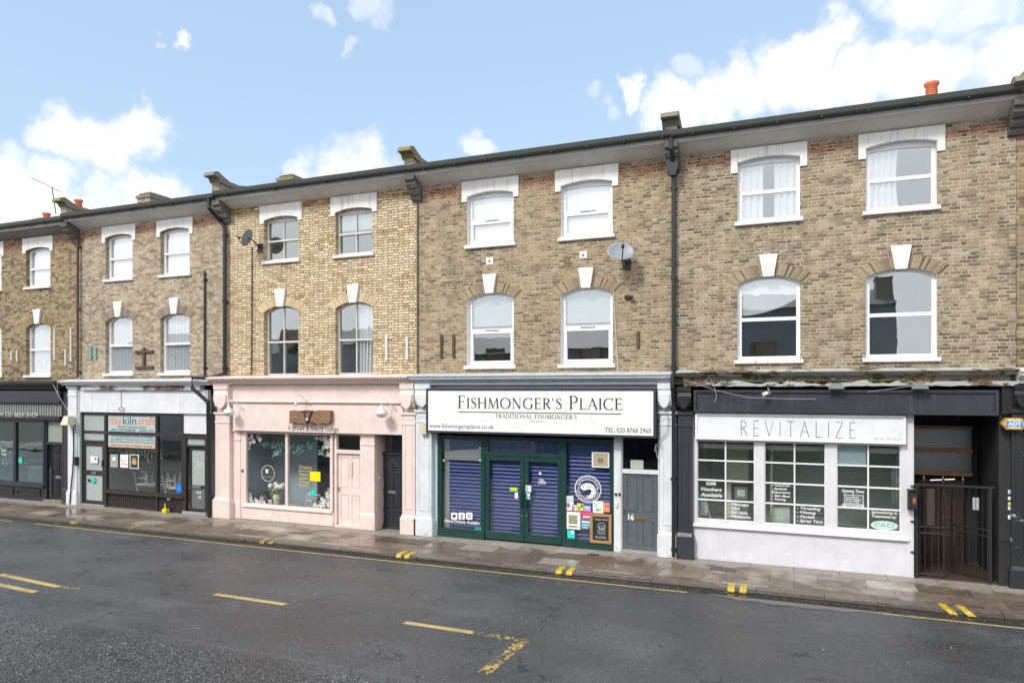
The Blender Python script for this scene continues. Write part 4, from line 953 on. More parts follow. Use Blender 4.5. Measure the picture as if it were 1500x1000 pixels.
# gooseneck lamps
for k, (px, py, lb) in enumerate(((336, 601, 'white shell shaped sign lamp at the left end of the pink shop fascia'), (434, 594, 'white sign lamp stem above the wooden beam on the pink shop'), (559.5, 602, 'white sign lamp at the right end of the pink shop fascia'))):
    x = SX(px, -.5); z = SZ(px, py, -.5); t = thing('sign_lamp', (x, -.2, z), lb, 'lamp', 'white sign lamps on the pink shop')
    zt_ = zf1 + .1
    ob('arm', B().tube([(x + .28, -.2, z + .05), (x + .24, -.34, z + .13), (x + .1, -.44, z + .3), (x + .02, -.5, z + .32), (x - .01, -.52, z + .26), (x, -.52, z + .14)], .013), METW, t)
    hd = [(0.02, .16), (.035, .12), (.05, .09), (.13, .02), (.17, -.05), (.17, -.08), (.1, -.16), (.0, -.18)] if k != 1 else [(.02, .16), (.03, .1), (.045, .06), (.05, .02), (.0, .0)]
    ob('lamp_shade', B().lathe(hd, (x, -.52, z), 18), METW, t, smooth=True)
# driftwood sign
a, b = SX(425, -.3), SX(485, -.3); za, zb = SZ(455, 620, -.3), SZ(455, 601, -.3); n = 16; rr = random.Random(5)
top = [(b - (b - a) * i / n, zb + rr.uniform(-.025, .015)) for i in range(n + 1)]; bot = [(a + (b - a) * i / n, za + rr.uniform(-.03, .03) + (.06 if i == n else 0)) for i in range(n + 1)]
OAK = wood('rough old oak', (.07, .035, .02), (.36, .20, .10), .75, (2, 9, 16))
sg = ob('driftwood_sign', B().prism(bot + top, -.34, -.21), OAK, None, 'rough dark timber beam sign with a metal V on the pink shop fascia', 'sign')
vx = a + (b - a) * .46; m = B()
for s_ in (-1, 1): m.tube([(vx, -.36, za + .03), (vx + s_ * .15, -.37, zb - .02)], .022, 6)
m.box(vx - .22, vx + .2, -.35, -.342, zb - .05, zb - .02); m.box(vx - .1, vx + .2, -.35, -.342, za + .02, za + .06)
ob('emblem', m, plain('iron emblem', (.12, .11, .11), .4, .8), sg); ob('stud', B().lathe([(0, -.03), (.035, -.02), (.045, 0)], (vx, -.37, za + .12), 12, 'y'), METW, sg)
# window display
CREAM = plain('cream lettering', (.75, .68, .5), .5)
m = B().ring((SX(392), SZ(392, 693)), .235, .25, .012, 44); lettering(sw3, m, CREAM, 'ring_emblem')
m = B().blob((SX(390.5), .01, SZ(391, 690)), .05, 6, .2, (1, .05, 1.3)); m.tube([(SX(388), .01, SZ(388, 686)), (SX(391), .01, SZ(391, 692))], .008, 4); m.tube([(SX(394), .01, SZ(394, 685)), (SX(391), .01, SZ(391, 692))], .006, 4); lettering(sw3, m, WINK, 'emblem_mark')
lettering(sw3, text_mesh('BROWS & BEAUTY', SX(382.5), SX(402), SZ(392, 699.5), .045, .012), plain('pale ink', (.3, .4, .42)))
for k, (tx, u) in enumerate((('Threading', 1), ('Brow Tint', .9), ('Waxing', .75), ('Lashes', .72), ('Massage', .85), ('Facials', .75))):
    lettering(sw3, text_mesh(tx, SX(437.5), SX(437.5 + 19 * u), SZ(446, 686 + 5.3 * k), .09, .012, shear=.2, bold=.008), plain('gold lettering', (.62, .46, .2), .5))
sheet('bright yellow notice in the right pane of the pink beauty shop', SX(453.5), SX(469), SZ(461, 704.5), SZ(461, 690.5), .014, plain('yellow card', (.88, .72, .0), .5), 'notice', 'notice')
sticker(458.5, 721, .11, STK, 'round green sticker in the right pane of the pink beauty shop', .012, ink=plain('sticker print', (.05, .62, .5), .4))
room(h3, PARTY[2] + .15, SX(549), 3.4, 3.0, plain('salon wall', (.36, .40, .42), .9))
ob('partition', B().box(SX(366, .5), SX(366, .5) + .06, .1, 1.3, 0, 3.3).box(SX(366, .5), mid + .1, 1.3, 1.36, 0, 2.6), plain('blue grey partition', (.36, .43, .48), .7), h3)
ob('shop_ceiling', B().box(PARTY[2] + .16, SX(548), .1, 2.95, 3.05, 3.1), plain('salon ceiling', (.6, .6, .58)), h3)
t = thing('reception_desk', (SX(450, 1.8), 1.8, 0), 'black reception desk inside the pink beauty shop', 'desk'); ob('desk_front', B().bbox(SX(425, 1.8), SX(480, 1.8), 1.8, 1.84, .05, 1.02), plain('black laminate', (.02, .022, .026), .3), t); ob('desk_top', B().bbox(SX(424, 1.75), SX(481, 1.75), 1.74, 2.3, 1.02, 1.06), plain('black laminate', (.02, .022, .026), .3), t)
PETW = [plain('white petals', (.9, .88, .85), .7), plain('blush petals', (.72, .5, .52), .7), plain('wine petals', (.22, .03, .06), .7)]; LEAF = plain('display leaves', (.08, .22, .17), .6); LEAFP = plain('pale leaves', (.25, .42, .38), .6)
def flower(m, x, y, z, r, rr):
    for j in range(7):
        a = 2 * math.pi * j / 7 + rr.random(); q = [(x, y, z), (x + r * math.cos(a - .4), y - .02 - .3 * r * rr.random(), z + r * math.sin(a - .4)), (x + 1.15 * r * math.cos(a), y - .02, z + 1.15 * r * math.sin(a)), (x + r * math.cos(a + .4), y - .03, z + r * math.sin(a + .4))]
        m.quad(*q)
    m.blob((x, y - .02, z), r * .35, 6)
def leafs(m, x, y, z, n, sp, L_, rr):
    for j in range(n):
        a = rr.uniform(0, 6.28); cx_, cz_ = x + rr.uniform(-sp, sp), z + rr.uniform(-sp, sp) * .6; d = (math.cos(a) * L_, math.sin(a) * L_); yy = y + rr.uniform(-.05, .05)
        m.quad((cx_, yy, cz_), (cx_ + d[0] * .5 - d[1] * .3, yy - .02, cz_ + d[1] * .5 + d[0] * .3), (cx_ + d[0], yy, cz_ + d[1]), (cx_ + d[0] * .5 + d[1] * .3, yy + .02, cz_ + d[1] * .5 - d[0] * .3))
def floral(label, spots, seed, leaf=14, y=.12):
    """a spray of artificial flowers; spots are (px, py, radius, colour)"""
    rr = random.Random(seed); px, py = spots[0][:2]; t = thing('flower_spray', (SX(px, y), y, SZ(px, py, y)), label, 'flowers', 'artificial flowers round the pink shop window')
    ms = [MB(), MB(), MB()]; lm = MB()
    for px, py, r, c in spots:
        flower(ms[c], SX(px, y), y, SZ(px, py, y), r, rr); leafs(lm, SX(px, y), y + .03, SZ(px, py, y), leaf // 3, .12, .09, rr)
    for m_, mt in zip(ms, PETW):
        if m_.v: ob('blossom', m_, mt, t)
    ob('foliage', lm, LEAF, t)
floral('flower spray in the top left corner of the pink shop window', [(364, 641, .09, 0), (369, 639, .08, 0), (374, 641, .07, 2), (379, 639, .07, 1), (366, 648, .08, 0), (372, 646, .07, 0), (365, 655, .07, 0), (382, 643, .07, 0)], 1)
floral('flower spray down the top right corner of the pink shop window', [(465, 641, .06, 0), (471, 642, .07, 1), (477, 642, .08, 0), (481, 645, .09, 0), (480, 652, .09, 0), (482, 659, .08, 2), (481, 665, .07, 0), (477, 648, .06, 1), (475, 655, .06, 1)], 2)
floral('flower spray in the bottom left corner of the pink shop window', [(364, 718, .07, 2), (366, 723, .08, 1), (367, 730, .09, 0), (370, 736, .08, 0), (376, 733, .07, 0), (380, 736, .09, 0), (386, 735, .08, 0), (390, 730, .07, 2), (384, 730, .07, 1)], 3)
floral('flower spray in the bottom right corner of the pink shop window', [(482, 718, .07, 1), (481, 725, .09, 0), (480, 733, .09, 1), (476, 737, .09, 0), (470, 738, .09, 0), (463, 740, .08, 0), (483, 738, .09, 0), (466, 735, .07, 2), (473, 731, .07, 0)], 4)
rr = random.Random(9); m = B()
for px, py in ((388, 650), (391, 652), (397, 650), (403, 652), (414, 652), (408, 660), (404, 664), (410, 663), (428, 653), (438, 660), (436, 664), (441, 656), (452, 652), (457, 652), (455, 655), (470, 660), (472, 664)): leafs(m, SX(px, .3), .3, SZ(px, py, .3), 9, .09, .1, rr)
m.tube([(SX(p, .3), .3, SZ(p, q, .3)) for p, q in ((384, 648), (397, 652), (408, 656), (424, 652), (438, 656), (455, 651), (474, 655))], .006, 4)
ob('leaf_garland', m, LEAFP, None, 'pale leaf garland strung across the pink shop window', 'garland')
x, y = SX(405.5, .35), .35; zb_ = SZ(405, 741, .35)
ob('display_shelf', B().box(wx0 + .05, wx1 - .05, .1, .6, wz0 - .08, wz0 - .02), plain('display shelf', (.45, .42, .4)), h3)
zb_ = wz0 - .02
t = thing('flower_vase', (x, y, zb_), 'cream vase of white roses in the left pane of the pink shop', 'vase')
ob('vase', B().lathe([(.0, 0), (.07, 0), (.08, .04), (.12, .18), (.13, .25), (.1, .3), (.11, .33)], (x, y, zb_), 16), plain('cream ceramic', (.66, .62, .42), .3), t, smooth=True)
rr = random.Random(12); m = B(); l = B()
for _ in range(11):
    a = rr.uniform(0, 6.28); q = rr.uniform(0, .24); m_x, m_z = x + q * math.cos(a), zb_ + .52 + q * .55 * math.sin(a) ; m.blob((m_x, y + rr.uniform(-.1, .05), m_z), .075, 8, .2)
leafs(l, x, y - .03, zb_ + .42, 50, .22, .12, rr)
ob('roses', m, PETW[0], t); ob('foliage', l, plain('rose leaves', (.10, .17, .07), .6), t)
x = SX(447, .4)
t = thing('display_easel', (x, .4, wz0), 'small white easel stand in the right pane of the pink shop', 'easel')
ob('frame', B().tube([(x, .4, wz0), (x + .1, .42, wz0 + .36)], .016, 6).tube([(x + .28, .4, wz0), (x + .14, .42, wz0 + .36)], .016, 6).tube([(x + .06, .4, wz0 + .16), (x + .22, .4, wz0 + .16)], .012, 6), METW, t)
ob('rear_leg', B().tube([(x + .12, .42, wz0 + .36), (x + .5, .46, wz0 + .34), (x + .56, .58, wz0)], .014, 6), METW, t)
x = SX(395, .25); sheet('little white card at the foot of the vase in the pink shop', x - .06, x + .08, wz0, wz0 + .13, .25, PAPER, 'card', 'card')
t = thing('black_handbag', (SX(388, .6), .6, wz0), 'round black hat box behind the card in the pink shop window', 'box'); ob('box', B().lathe([(0, 0), (.2, 0), (.2, .26), (.17, .3), (0, .3)], (SX(387, .5), .5, wz0 - .02), 20), plain('black felt', (.03, .03, .035), .8), t)

# ================================================================= fishmonger
PW = paint('off white shop paint', (.68, .70, .72), .5, .25); PBLU = paint('pale blue reveal', (.42, .56, .60), .5, .3)
GREEN = paint('dark green shop paint', (.008, .045, .038), .35, .12, (.05, .07, .06)); NB = paint('sign case navy', (.03, .035, .05), .4, .1)
cornice(h4, SX(596, -.4), SX(983, -.4), 4.37, 4.12, .46, paint('weathered lead blue cornice', (.50, .55, .58), .5, .4))
pilaster(h4, SX(609, -.2), SX(632, -.2), SZ(620, 600.2, -.2), .2, PW, .55, .05, True); corbel(h4, SX(610, -.22), SX(632, -.22), SZ(620, 600, -.2), 4.14, .32, PW)
ob('reveal_panel', B().bbox(SX(633, -.02), SX(642, .0), -.06, .1, 0, 3.6), PBLU, h4)
pilaster(h4, SX(966, -.2), SX(990, -.2), SZ(978, 602.2, -.2), .2, PW, .62, .05, True); corbel(h4, SX(964, -.22), SX(984, -.22), SZ(978, 602, -.2), 4.14, .32, PW)
yS = -.42; a, b = SX(624, yS), SX(960.5, yS); za, zb = SZ(800, 637.5, yS), SZ(800, 568.5, yS)
sg = thing('shop_sign', ((a + b) / 2, yS, za), 'long white sign box with dark edge reading FISHMONGER\'S PLAICE', 'sign')
ob('sign_case', B().prism([(a, za), (b, za), (b, zb), (a, zb)], yS, -.18, [[(a + .055, za + .055), (b - .055, za + .055), (b - .055, zb - .055), (a + .055, zb - .055)]]), NB, sg)
bd = ob('sign_face', B().box(a + .05, b - .05, yS + .015, -.2, za + .05, zb - .05), paint('white sign face', (.80, .80, .79), .3, .02, (.5, .5, .48)), sg)
SGR = plain('dark green ink', (.02, .05, .045), .5); YF = yS + .012
zz = SZ(790, 598.8, yS)
ob('lettering', drawn("FISHMONGER'S PLAICE", SX(671, yS), SX(911.5, yS), zz, .33, YF, .125, .045, True, .13, .82), SGR, bd)
ob('underline', rectp(SX(671, yS), SX(910, yS), SZ(790, 605.2, yS), SZ(790, 605.2, yS) + .022, YF), SGR, bd)
ob('lettering', drawn("TRADITIONAL FISHMONGER'S", SX(725.5, yS), SX(844.5, yS), SZ(785, 613, yS), .105, YF, .16, .075, True, .16), plain('faded grey ink', (.12, .15, .14)), bd)
ob('lettering', text_mesh('~ EST.2022 ~', SX(772, yS), SX(799, yS), SZ(785, 618.4, yS), .05, YF), plain('faded grey ink', (.2, .23, .22)), bd)
ob('lettering', text_mesh('www.fishmongersplaice.co.uk', SX(628.5, yS), SX(723, yS), SZ(675, 627, yS), .115, YF), INK, bd)
ob('lettering', text_mesh('TEL: 020 8768 2960', SX(886, yS), SX(953.5, yS), SZ(921, 633.5, yS), .12, YF), INK, bd)
ob('fascia', B().box(SX(634), SX(966), -.1, .05, 3.28, 4.14), PW, h4)
ob('alarm_box', B().bbox(SX(616, -.3), SX(625, -.3), -.32, -.2, SZ(620, 636, -.3), SZ(620, 620, -.3)), plain('cream box', (.62, .57, .43), .5), h4)
# green shopfront
x0, x1 = SX(642), SX(900); ztop = SZ(770, 640); xa, xb = SX(708.5), SX(826); ztr = SZ(770, 663)
zbs = .22
L1 = ob('shop_front_frame', bars(x0, xa + .04, .0, ztop, -.03, .07, (), (), .11, .08), GREEN, h4); ob('pane', rectp(x0, xa, .1, ztop, .02), GSHOP, L1)
ob('kick_board', B().bbox(x0, xa + .04, -.05, .06, 0, zbs + .02), GREEN, h4)
L2 = ob('shop_front_frame', bars(xb - .04, x1, .0, ztop, -.03, .07, (), (), .11, .08), GREEN, h4); ob('pane', rectp(xb, x1, .1, ztop, .02), GSHOP, L2)
ob('kick_board', B().bbox(xb - .04, x1, -.05, .06, 0, zbs), GREEN, h4)
L3 = ob('transom_light', bars(xa + .04, xb - .04, ztr - .1, ztop, -.025, .07, (), (), .1), GREEN, h4); ob('pane', rectp(xa, xb, ztr - .05, ztop, .02), GSHOP, L3)
lettering(L3, text_mesh('ON THE HOUSE', xa + .08, xa + 1.32, ztr + .08, .2, .015, bold=.02, mirror=True), plain('shadow lettering', (.03, .03, .12)))
xm = SX(768)
for a, b, hd_ in ((xa + .05, xm - .005, 'r'), (xm + .005, xb - .05, 'l')):
    d = ob('glazed_door', bars(a, b, .04, ztr - .11, -.01, .05, (), (), .115), GREEN, h4); ob('pane', rectp(a + .06, b - .06, .1, ztr - .18, .02), GSHOP, d)
    ob('bottom_rail', B().bbox(a + .01, b - .01, -.02, .045, .05, .24), GREEN, d)
    hx = b - .06 if hd_ == 'r' else a + .06
    ob('handle', B().tube([(hx, -.01, .95), (hx, -.08, .97), (hx, -.08, 1.27), (hx, -.01, 1.29)], .018), GREEN, d)
    for zz in (.72, 1.62): ob('lock', B().lathe([(0, -.02), (.02, -.02), (.025, 0)], (hx, -.012, zz), 10, 'y'), CHROME, d)
BLUE = paint('blue shutter paint', (.003, .022, .19), .4, .1, (.01, .025, .13), streak=False)
for a, b, zt_ in ((x0 + .28, xa, SZ(675, 675)), (xa, xb, ztr + .02), (xb, x1, SZ(860, 668))):
    m = B(); z = .06
    vs = []; prof = []
    while z < zt_:
        prof += [(.17, z), (.132, z + .012), (.12, z + .045), (.135, z + .085), (.17, z + .096)]; z += .098
    n = len(prof); m.add([(a, p[0], p[1]) for p in prof] + [(b - .02, p[0], p[1]) for p in prof], [(i, i + n, i + 1 + n, i + 1) for i in range(n - 1)])
    ob('roller_shutter', m, BLUE, h4)
    ob('shutter_box', B().box(a, b - .02, .11, .5, zt_, ztop), plain('shutter casing', (.03, .06, .18), .4), h4)
ob('guide_rail', B().box(x0 + .12, x0 + .28, .12, .3, 0, ztop), plain('galvanised rail', (.45, .46, .47), .4, .6), h4)
a, b = SX(650), SX(703.5)
ob('torn_blind', B().prism([(a, SZ(675, 674)), (b, SZ(675, 674)), (b, SZ(675, 656)), (a + .3, SZ(675, 660)), (a, SZ(675, 662))], .05, .055), fabric('sheer grey sheet', (.34, .35, .36), .3), L1)
sc_ = B().disc((SX(650), SZ(650, 674)), .025, .01).disc((SX(703), SZ(703, 674)), .025, .01).disc((SX(703), SZ(703, 656)), .025, .01); ob('suction_cup', sc_, PAPER, L1)
# social marks and wording
for k, px in enumerate((665, 676, 687)):
    c = SX(px); z = SZ(px, 755.5); r = .095; q = .03; pts = []
    for cx_, cz_, a0 in ((r - q, r - q, 0), (-r + q, r - q, 90), (-r + q, -r + q, 180), (r - q, -r + q, 270)):
        for j in range(5): an = R(a0 + 22.5 * j); pts.append((c + cx_ + q * math.cos(an), z + cz_ + q * math.sin(an)))
    bdg = ob('social_badge', B().poly(pts, .014), WINK, L1)
    m = B()
    if k == 0: m.poly([(c - .06, z - .035), (c + .01, z - .05), (c + .045, z - .01), (c + .05, z + .02), (c + .065, z + .035), (c + .045, z + .035), (c + .02, z + .05), (c - .005, z + .03), (c - .005, z + .015), (c - .055, z + .045), (c - .06, z + .01), (c - .04, z - .01), (c - .05, z - .01), (c - .03, z - .03)], .012)
    elif k == 1: m = text_mesh('f', c - .02, c + .04, z - .09, .15, .012, bold=.02)
    else: m.ring((c, z), .028, .038, .012, 20); m.ring((c, z), .055, .065, .012, 4, math.pi / 4, math.pi / 4 + 2 * math.pi)
    ob('badge_mark', m, PB, bdg)
lettering(L1, text_mesh('Home Delivery Available', SX(651), SX(702), SZ(675, 766), .085, .012, shear=.15, bold=.015), WINK)
c = SX(700); z = SZ(700, 775); lettering(L1, B().poly([(c - .08, z - .07), (c + .08, z - .07), (c + .08, z + .07), (c + .05, z + .07), (c + .05, z - .04), (c - .05, z - .04), (c - .05, z + .07), (c - .08, z + .07)], .012).disc((c, z + .02), .03, .012), STK, 'rating_mark')
# round fish emblem
c = SX(861); z = SZ(861, 716); m = B().ring((c, z), .325, .345, .012, 48).ring((c, z), .235, .25, .012, 48)
for k in range(34):
    if k in (16, 17, 0, 33): continue
    an = 2 * math.pi * k / 34; m.poly([(c + .27 * math.cos(an - .03), z + .27 * math.sin(an - .03)), (c + .31 * math.cos(an - .03), z + .31 * math.sin(an - .03)), (c + .31 * math.cos(an + .04), z + .31 * math.sin(an + .04)), (c + .27 * math.cos(an + .02), z + .27 * math.sin(an + .02))], .012)
body = [(-.2, .03), (-.16, .1), (-.06, .15), (.06, .15), (.15, .09), (.2, -.01), (.2, -.09), (.13, -.14), (.1, -.2), (.02, -.22), (.0, -.17), (.06, -.13), (.1, -.06), (.06, .0), (-.02, -.01), (-.08, -.04), (-.15, -.03)]
m.poly([(c + u, z + v) for u, v in body], .012)
for k in range(10): an = -1.9 + k * .16; m.poly([(c + .02 + .1 * math.cos(an), z - .03 + .1 * math.sin(an)), (c + .02 + .2 * math.cos(an), z - .03 + .2 * math.sin(an)), (c + .02 + .2 * math.cos(an + .07), z - .03 + .2 * math.sin(an + .07))], .011)
em = lettering(L2, m, WINK, 'fish_emblem'); m = B().disc((c - .12, z + .05), .018, .009)
for k, (u, v) in enumerate(((-.03, .09), (.04, .1), (.1, .06), (.0, .04), (.06, .03), (.13, .0), (.14, -.07))): m.ring((c + u, z + v), .018, .026, .009, 10, 0, math.pi)
ob('scales', m, PBL if 0 else BLUE, em)
c = SX(791); lettering(L2 if 0 else L3, B().disc((c, SZ(791, 693)), .035, .008, 12), WINK, 'door_mark')
lettering(L3, text_mesh('OPEN', SX(789), SX(796.5), SZ(792, 704.5), .06, .008, bold=.01), WINK); lettering(L3, text_mesh('LUNCH', SX(788.5), SX(799.5), SZ(792, 708.5), .075, .008, bold=.02), WINK)
c = SX(863); m = B(); z = SZ(863, 652); 
m.tube([(c - .22, .01, z - .14), (c, .01, z + .06), (c + .22, .01, z - .14)], .008, 4); lettering(L2, m, plain('shadow lettering', (.03, .03, .12)), 'house_outline')
# papers
gp = 'papers stuck in the fishmonger window'
sheet('framed tan picture near the top of the fishmonger right pane', SX(867), SX(892.5), SZ(880, 684.5), SZ(880, 662), -.002, PAPER, 'picture', 'picture', marks=((.08, .92, .08, .92, plain('sepia picture', (.42, .36, .26))), (.35, .65, .3, .6, plain('brown picture', (.24, .17, .12)))))
sheet('small acid green strip on the left glass door of the fishmonger', SX(747.5), SX(758.5), SZ(753, 718.5), SZ(753, 713.5), -.02, plain('acid green', (.45, .72, .03)), 'sticker', 'sticker', 'stickers on the fishmonger doors')
sheet('small white card under the green strip on the left fishmonger door', SX(754.5), SX(759.3), SZ(757, 729.5), SZ(757, 721), -.02, PAPER, 'sticker', 'sticker', 'stickers on the fishmonger doors')
sheet('pale striped sticker on the right fishmonger door beside the meeting stile', SX(770.5), SX(778.5), SZ(774, 720), SZ(774, 710.5), -.02, PAPER, 'sticker', 'sticker', 'stickers on the fishmonger doors', marks=((.1, .4, .1, .9, PT), (.5, .9, .5, .6, PT)))
sheet('light blue sticker on the right fishmonger door, lower of two', SX(770.5), SX(777), SZ(774, 731), SZ(774, 721.5), -.02, plain('sky blue', (.25, .62, .72)), 'sticker', 'sticker', 'stickers on the fishmonger doors', marks=((.05, .95, .55, .95, PAPER),))
for lb, a, b, t_, bo, mt, mk in (
  ('tall pale leaflet at the far left of the fishmonger papers', 829.5, 840, 726, 747, PAPER, ((.1, .9, .55, .9, plain('aqua print', (.45, .66, .66))), (.1, .5, .2, .5, PR))),
  ('small white leaflet beside the tall one in the fishmonger window', 838.5, 845, 739, 747.5, PAPER, ((.1, .9, .6, .8, PT), (.2, .7, .2, .4, PR))),
  ('yellow leaflet in the fishmonger window', 845.5, 854.5, 737, 748, PY, ((.1, .5, .1, .6, PG), (.6, .9, .5, .9, PB))),
  ('lilac leaflet in the fishmonger window', 855, 865.5, 740, 748, plain('lilac card', (.36, .38, .75)), ((.2, .8, .5, .7, PAPER),)),
  ('white leaflet with coloured drawings above the chalkboard', 868.5, 884, 733.5, 751, PAPER, ((.15, .45, .45, .85, plain('aqua print', (.45, .66, .66))), (.5, .85, .15, .4, PY), (.3, .6, .2, .35, PBL))),
  ('orange leaflet at the right end of the fishmonger papers', 884.5, 895.5, 736, 749.5, plain('orange card', (.85, .28, .16)), ((.2, .8, .55, .75, PK),)),
  ('large white poster with a dark olive square in the fishmonger window', 829, 850, 749, 774.5, PAPER, ((.2, .8, .3, .8, PG), (.2, .8, .12, .18, PB))),
  ('crimson poster with pink wording in the fishmonger window', 850.5, 869, 748, 760, plain('crimson card', (.66, .03, .12)), ((.15, .85, .55, .8, PK), (.2, .8, .2, .4, PAPER))),
  ('teal poster with white wording under the crimson one', 850.5, 868.5, 760, 774.5, plain('teal card', (.01, .24, .36)), ((.1, .8, .62, .8, PAPER), (.1, .7, .35, .45, PAPER), (.75, .95, .2, .9, plain('aqua print', (.45, .66, .66))), (.15, .6, .1, .2, PAPER))),
  ('small turquoise leaflet at the bottom of the fishmonger window', 831, 842, 776, 788, plain('turquoise card', (.03, .62, .60)), ((.5, .9, .6, .95, PAPER),))):
    sheet(lb, SX(a), SX(b), SZ((a + b) / 2, bo), SZ((a + b) / 2, t_), -.004 if 'white poster' not in lb else -.002, mt, 'leaflet', 'leaflet', gp, mk)
t = thing('chalkboard', (SX(880, -.1), -.06, .1), 'small wooden framed chalkboard leaning at the right of the fishmonger window', 'chalkboard')
a, b = SX(864.5, -.06), SX(896, -.06); za, zb = SZ(880, 795, -.06), SZ(880, 752, -.06)
ob('frame', B().prism([(a, za), (b, za), (b, zb), (a, zb)], -.085, -.055, [[(a + .07, za + .07), (b - .07, za + .07), (b - .07, zb - .07), (a + .07, zb - .07)]]), wood('oak frame', (.30, .15, .07), (.45, .25, .12)), t)
bdx = ob('board', B().box(a + .06, b - .06, -.07, -.056, za + .06, zb - .06), plain('chalkboard slate', (.02, .022, .022), .8), t)
CH_ = plain('chalk', (.6, .62, .6), .9); c = (a + b) / 2 + .02; z = (za + zb) / 2 - .02
m = B().ring((c, z + .08), .085, .095, -.0715, 20, 0, 2 * math.pi, .9).ring((c - .03, z + .05), .03, .037, -.0717, 12).ring((c + .035, z + .06), .03, .037, -.0717, 12)
for k in range(5): u = -.07 + .035 * k; m.tube([(c + u, -.072, z + .02), (c + u * 1.3 - .01, -.072, z - .06), (c + u * 1.1 + .01, -.072, z - .13)], .005, 4)
ob('drawing', m, CH_, bdx); lettering(bdx, text_mesh("Today's catch", a + .12, b - .1, zb - .16, .05, -.0715, shear=.2), CH_); lettering(bdx, text_mesh('Fresh fish', a + .14, b - .14, za + .12, .06, -.0715, shear=.2), CH_)
# white post and grey door number 16
ob('door_post', B().bbox(SX(900), SX(910.5), -.06, .1, 0, 3.42), PW, h4)
dz0 = SZ(937, 690.5); m = bars(SX(910), SX(966), 0, 3.42, -.02, .08, (), (dz0,), .03, .1); df = ob('door_frame', m, PW, h4)
ob('pane', rectp(SX(911), SX(965), dz0 + .03, 3.4, .03), GSHOP, df)
GRYD = paint('mid grey door paint', (.10, .115, .13), .4, .12, (.2, .2, .2))
d16 = door(h4, SX(911.5), SX(964.5), .07, dz0 - .05, .02, GRYD, rows=((.05, .37), (.49, .96)), plate=.41, knob=BRASS, hand='left', label='mid grey panelled door number 16', rail=.12)
lettering(d16, text_mesh('16', SX(920), SX(928.5), SZ(924, 761), .14, .015, bold=.03), WINK)
ob('door_step', B().bbox(SX(911), SX(966), -.1, .1, 0, .07), plain('grey sill', (.3, .3, .3)), h4)
ob('door_intercom', B().bbox(SX(903), SX(906.5), -.09, -.06, SZ(905, 742), SZ(905, 735)), METW, h4); ob('door_bell', B().lathe([(0, -.1), (.03, -.1), (.035, -.06)], (SX(903), 0, SZ(903, 723)), 12, 'y').lathe([(0, -.1), (.03, -.1), (.035, -.06)], (SX(908.5), 0, SZ(908, 723)), 12, 'y'), BLK, h4)
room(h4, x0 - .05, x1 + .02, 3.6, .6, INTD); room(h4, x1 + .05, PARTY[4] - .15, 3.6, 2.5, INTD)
x = SX(934, .2); sheet('cream envelope leaning inside the fanlight over the grey door', x - .16, x + .16, dz0 + .05, dz0 + .27, .12, plain('cream paper', (.6, .6, .5)), 'envelope', 'envelope')
ob('cable_run', B().tube([(SX(p, -.26), -.26, SZ(p, q, -.26)) for p, q in ((978, 573), (974, 582), (976, 600), (979, 615), (977, 632), (966, 645), (961, 655), (962, 668), (966, 675))], .009, 5), CABLE, h4)
ob('cable_run', B().tube([(SX(p, -.3), -.3, SZ(p, q, -.3)) for p, q in ((966, 646), (968, 655), (964, 664), (959, 660), (961, 650))], .009, 5), CABLE, h4)

# ================================================================= salon, white with black fascia
CHAR = paint('charcoal pilaster paint', (.030, .036, .045), .42, .2, (.12, .12, .12)); LIL = paint('lilac white paint', (.66, .66, .70), .45, .12, (.4, .4, .42))
DEC = peeling('decayed cornice', (.45, .45, .43), (.20, .16, .07), .45, 5, .8, (.06, .055, .04))
DEC2 = peeling('rotten cornice board', (.16, .15, .14), (.30, .19, .09), .5, 3.5, .9, (.04, .04, .03))
cornice(h5, SX(990, -.3), SX(1493, -.3), 4.40, 4.30, .36, DEC, 'cornice'); ob('cornice_board', B().box(SX(1000, -.16), SX(1480, -.16), -.16, .02, 4.16, 4.30), DEC2, h5)
rr = random.Random(8); m = B(); n = 46; xa_, xb_ = SX(1002, -.26), SX(1490, -.26); bt = [(xa_ + (xb_ - xa_) * i / n, 4.07 + rr.uniform(-.012, .012)) for i in range(n + 1)]; tp = [(p[0], 4.165 + (rr.uniform(-.06, .05) if 3 < i < 33 else 0)) for i, p in enumerate(bt)]
ob('cornice_edge', m.prism(bt + tp[::-1], -.28, .0), DEC, h5)
m = B()
for i in range(60):
    x = rr.uniform(SX(1070), SX(1350)); m.blob((x, -.2 - rr.random() * .08, 4.17 + rr.random() * .03), rr.uniform(.015, .05), 6, .4, (1.4, 1, .7))
ob('moss', m, plain('green moss', (.10, .11, .03), .95), h5, kind='stuff')
pilaster(h5, SX(993, -.2), SX(1013, -.2), SZ(1002, 603.2, -.2), .2, CHAR, .62, .05, True); corbel(h5, SX(992, -.2), SX(1013, -.2), SZ(1002, 603, -.2), 4.06, .3, NAVYD)
fx0, fx1 = SX(1016, -.24), SX(1463, -.24); fz0, fz1 = SZ(1240, 606, -.24), SZ(1240, 571, -.24)
m = B().bbox(fx0 + .02, fx1 - .02, -.22, .04, fz0 + .02, fz1 - .02); m.prism([(fx0, fz0), (fx1, fz0), (fx1, fz1), (fx0, fz1)], -.26, .0, [[(fx0 + .06, fz0 + .06), (fx1 - .06, fz0 + .06), (fx1 - .06, fz1 - .06), (fx0 + .06, fz1 - .06)]])
ob('fascia', m, paint('slate black fascia', (.032, .037, .045), .4, .35, (.10, .11, .12)), h5)
ys = -.16; a, b = SX(1018.5, ys), SX(1327, ys); za, zb = SZ(1172, 646.5, ys), SZ(1172, 606.5, ys)
sg = thing('shop_sign', ((a + b) / 2, ys, za), 'white framed sign board reading REVITALIZE above the salon windows', 'sign')
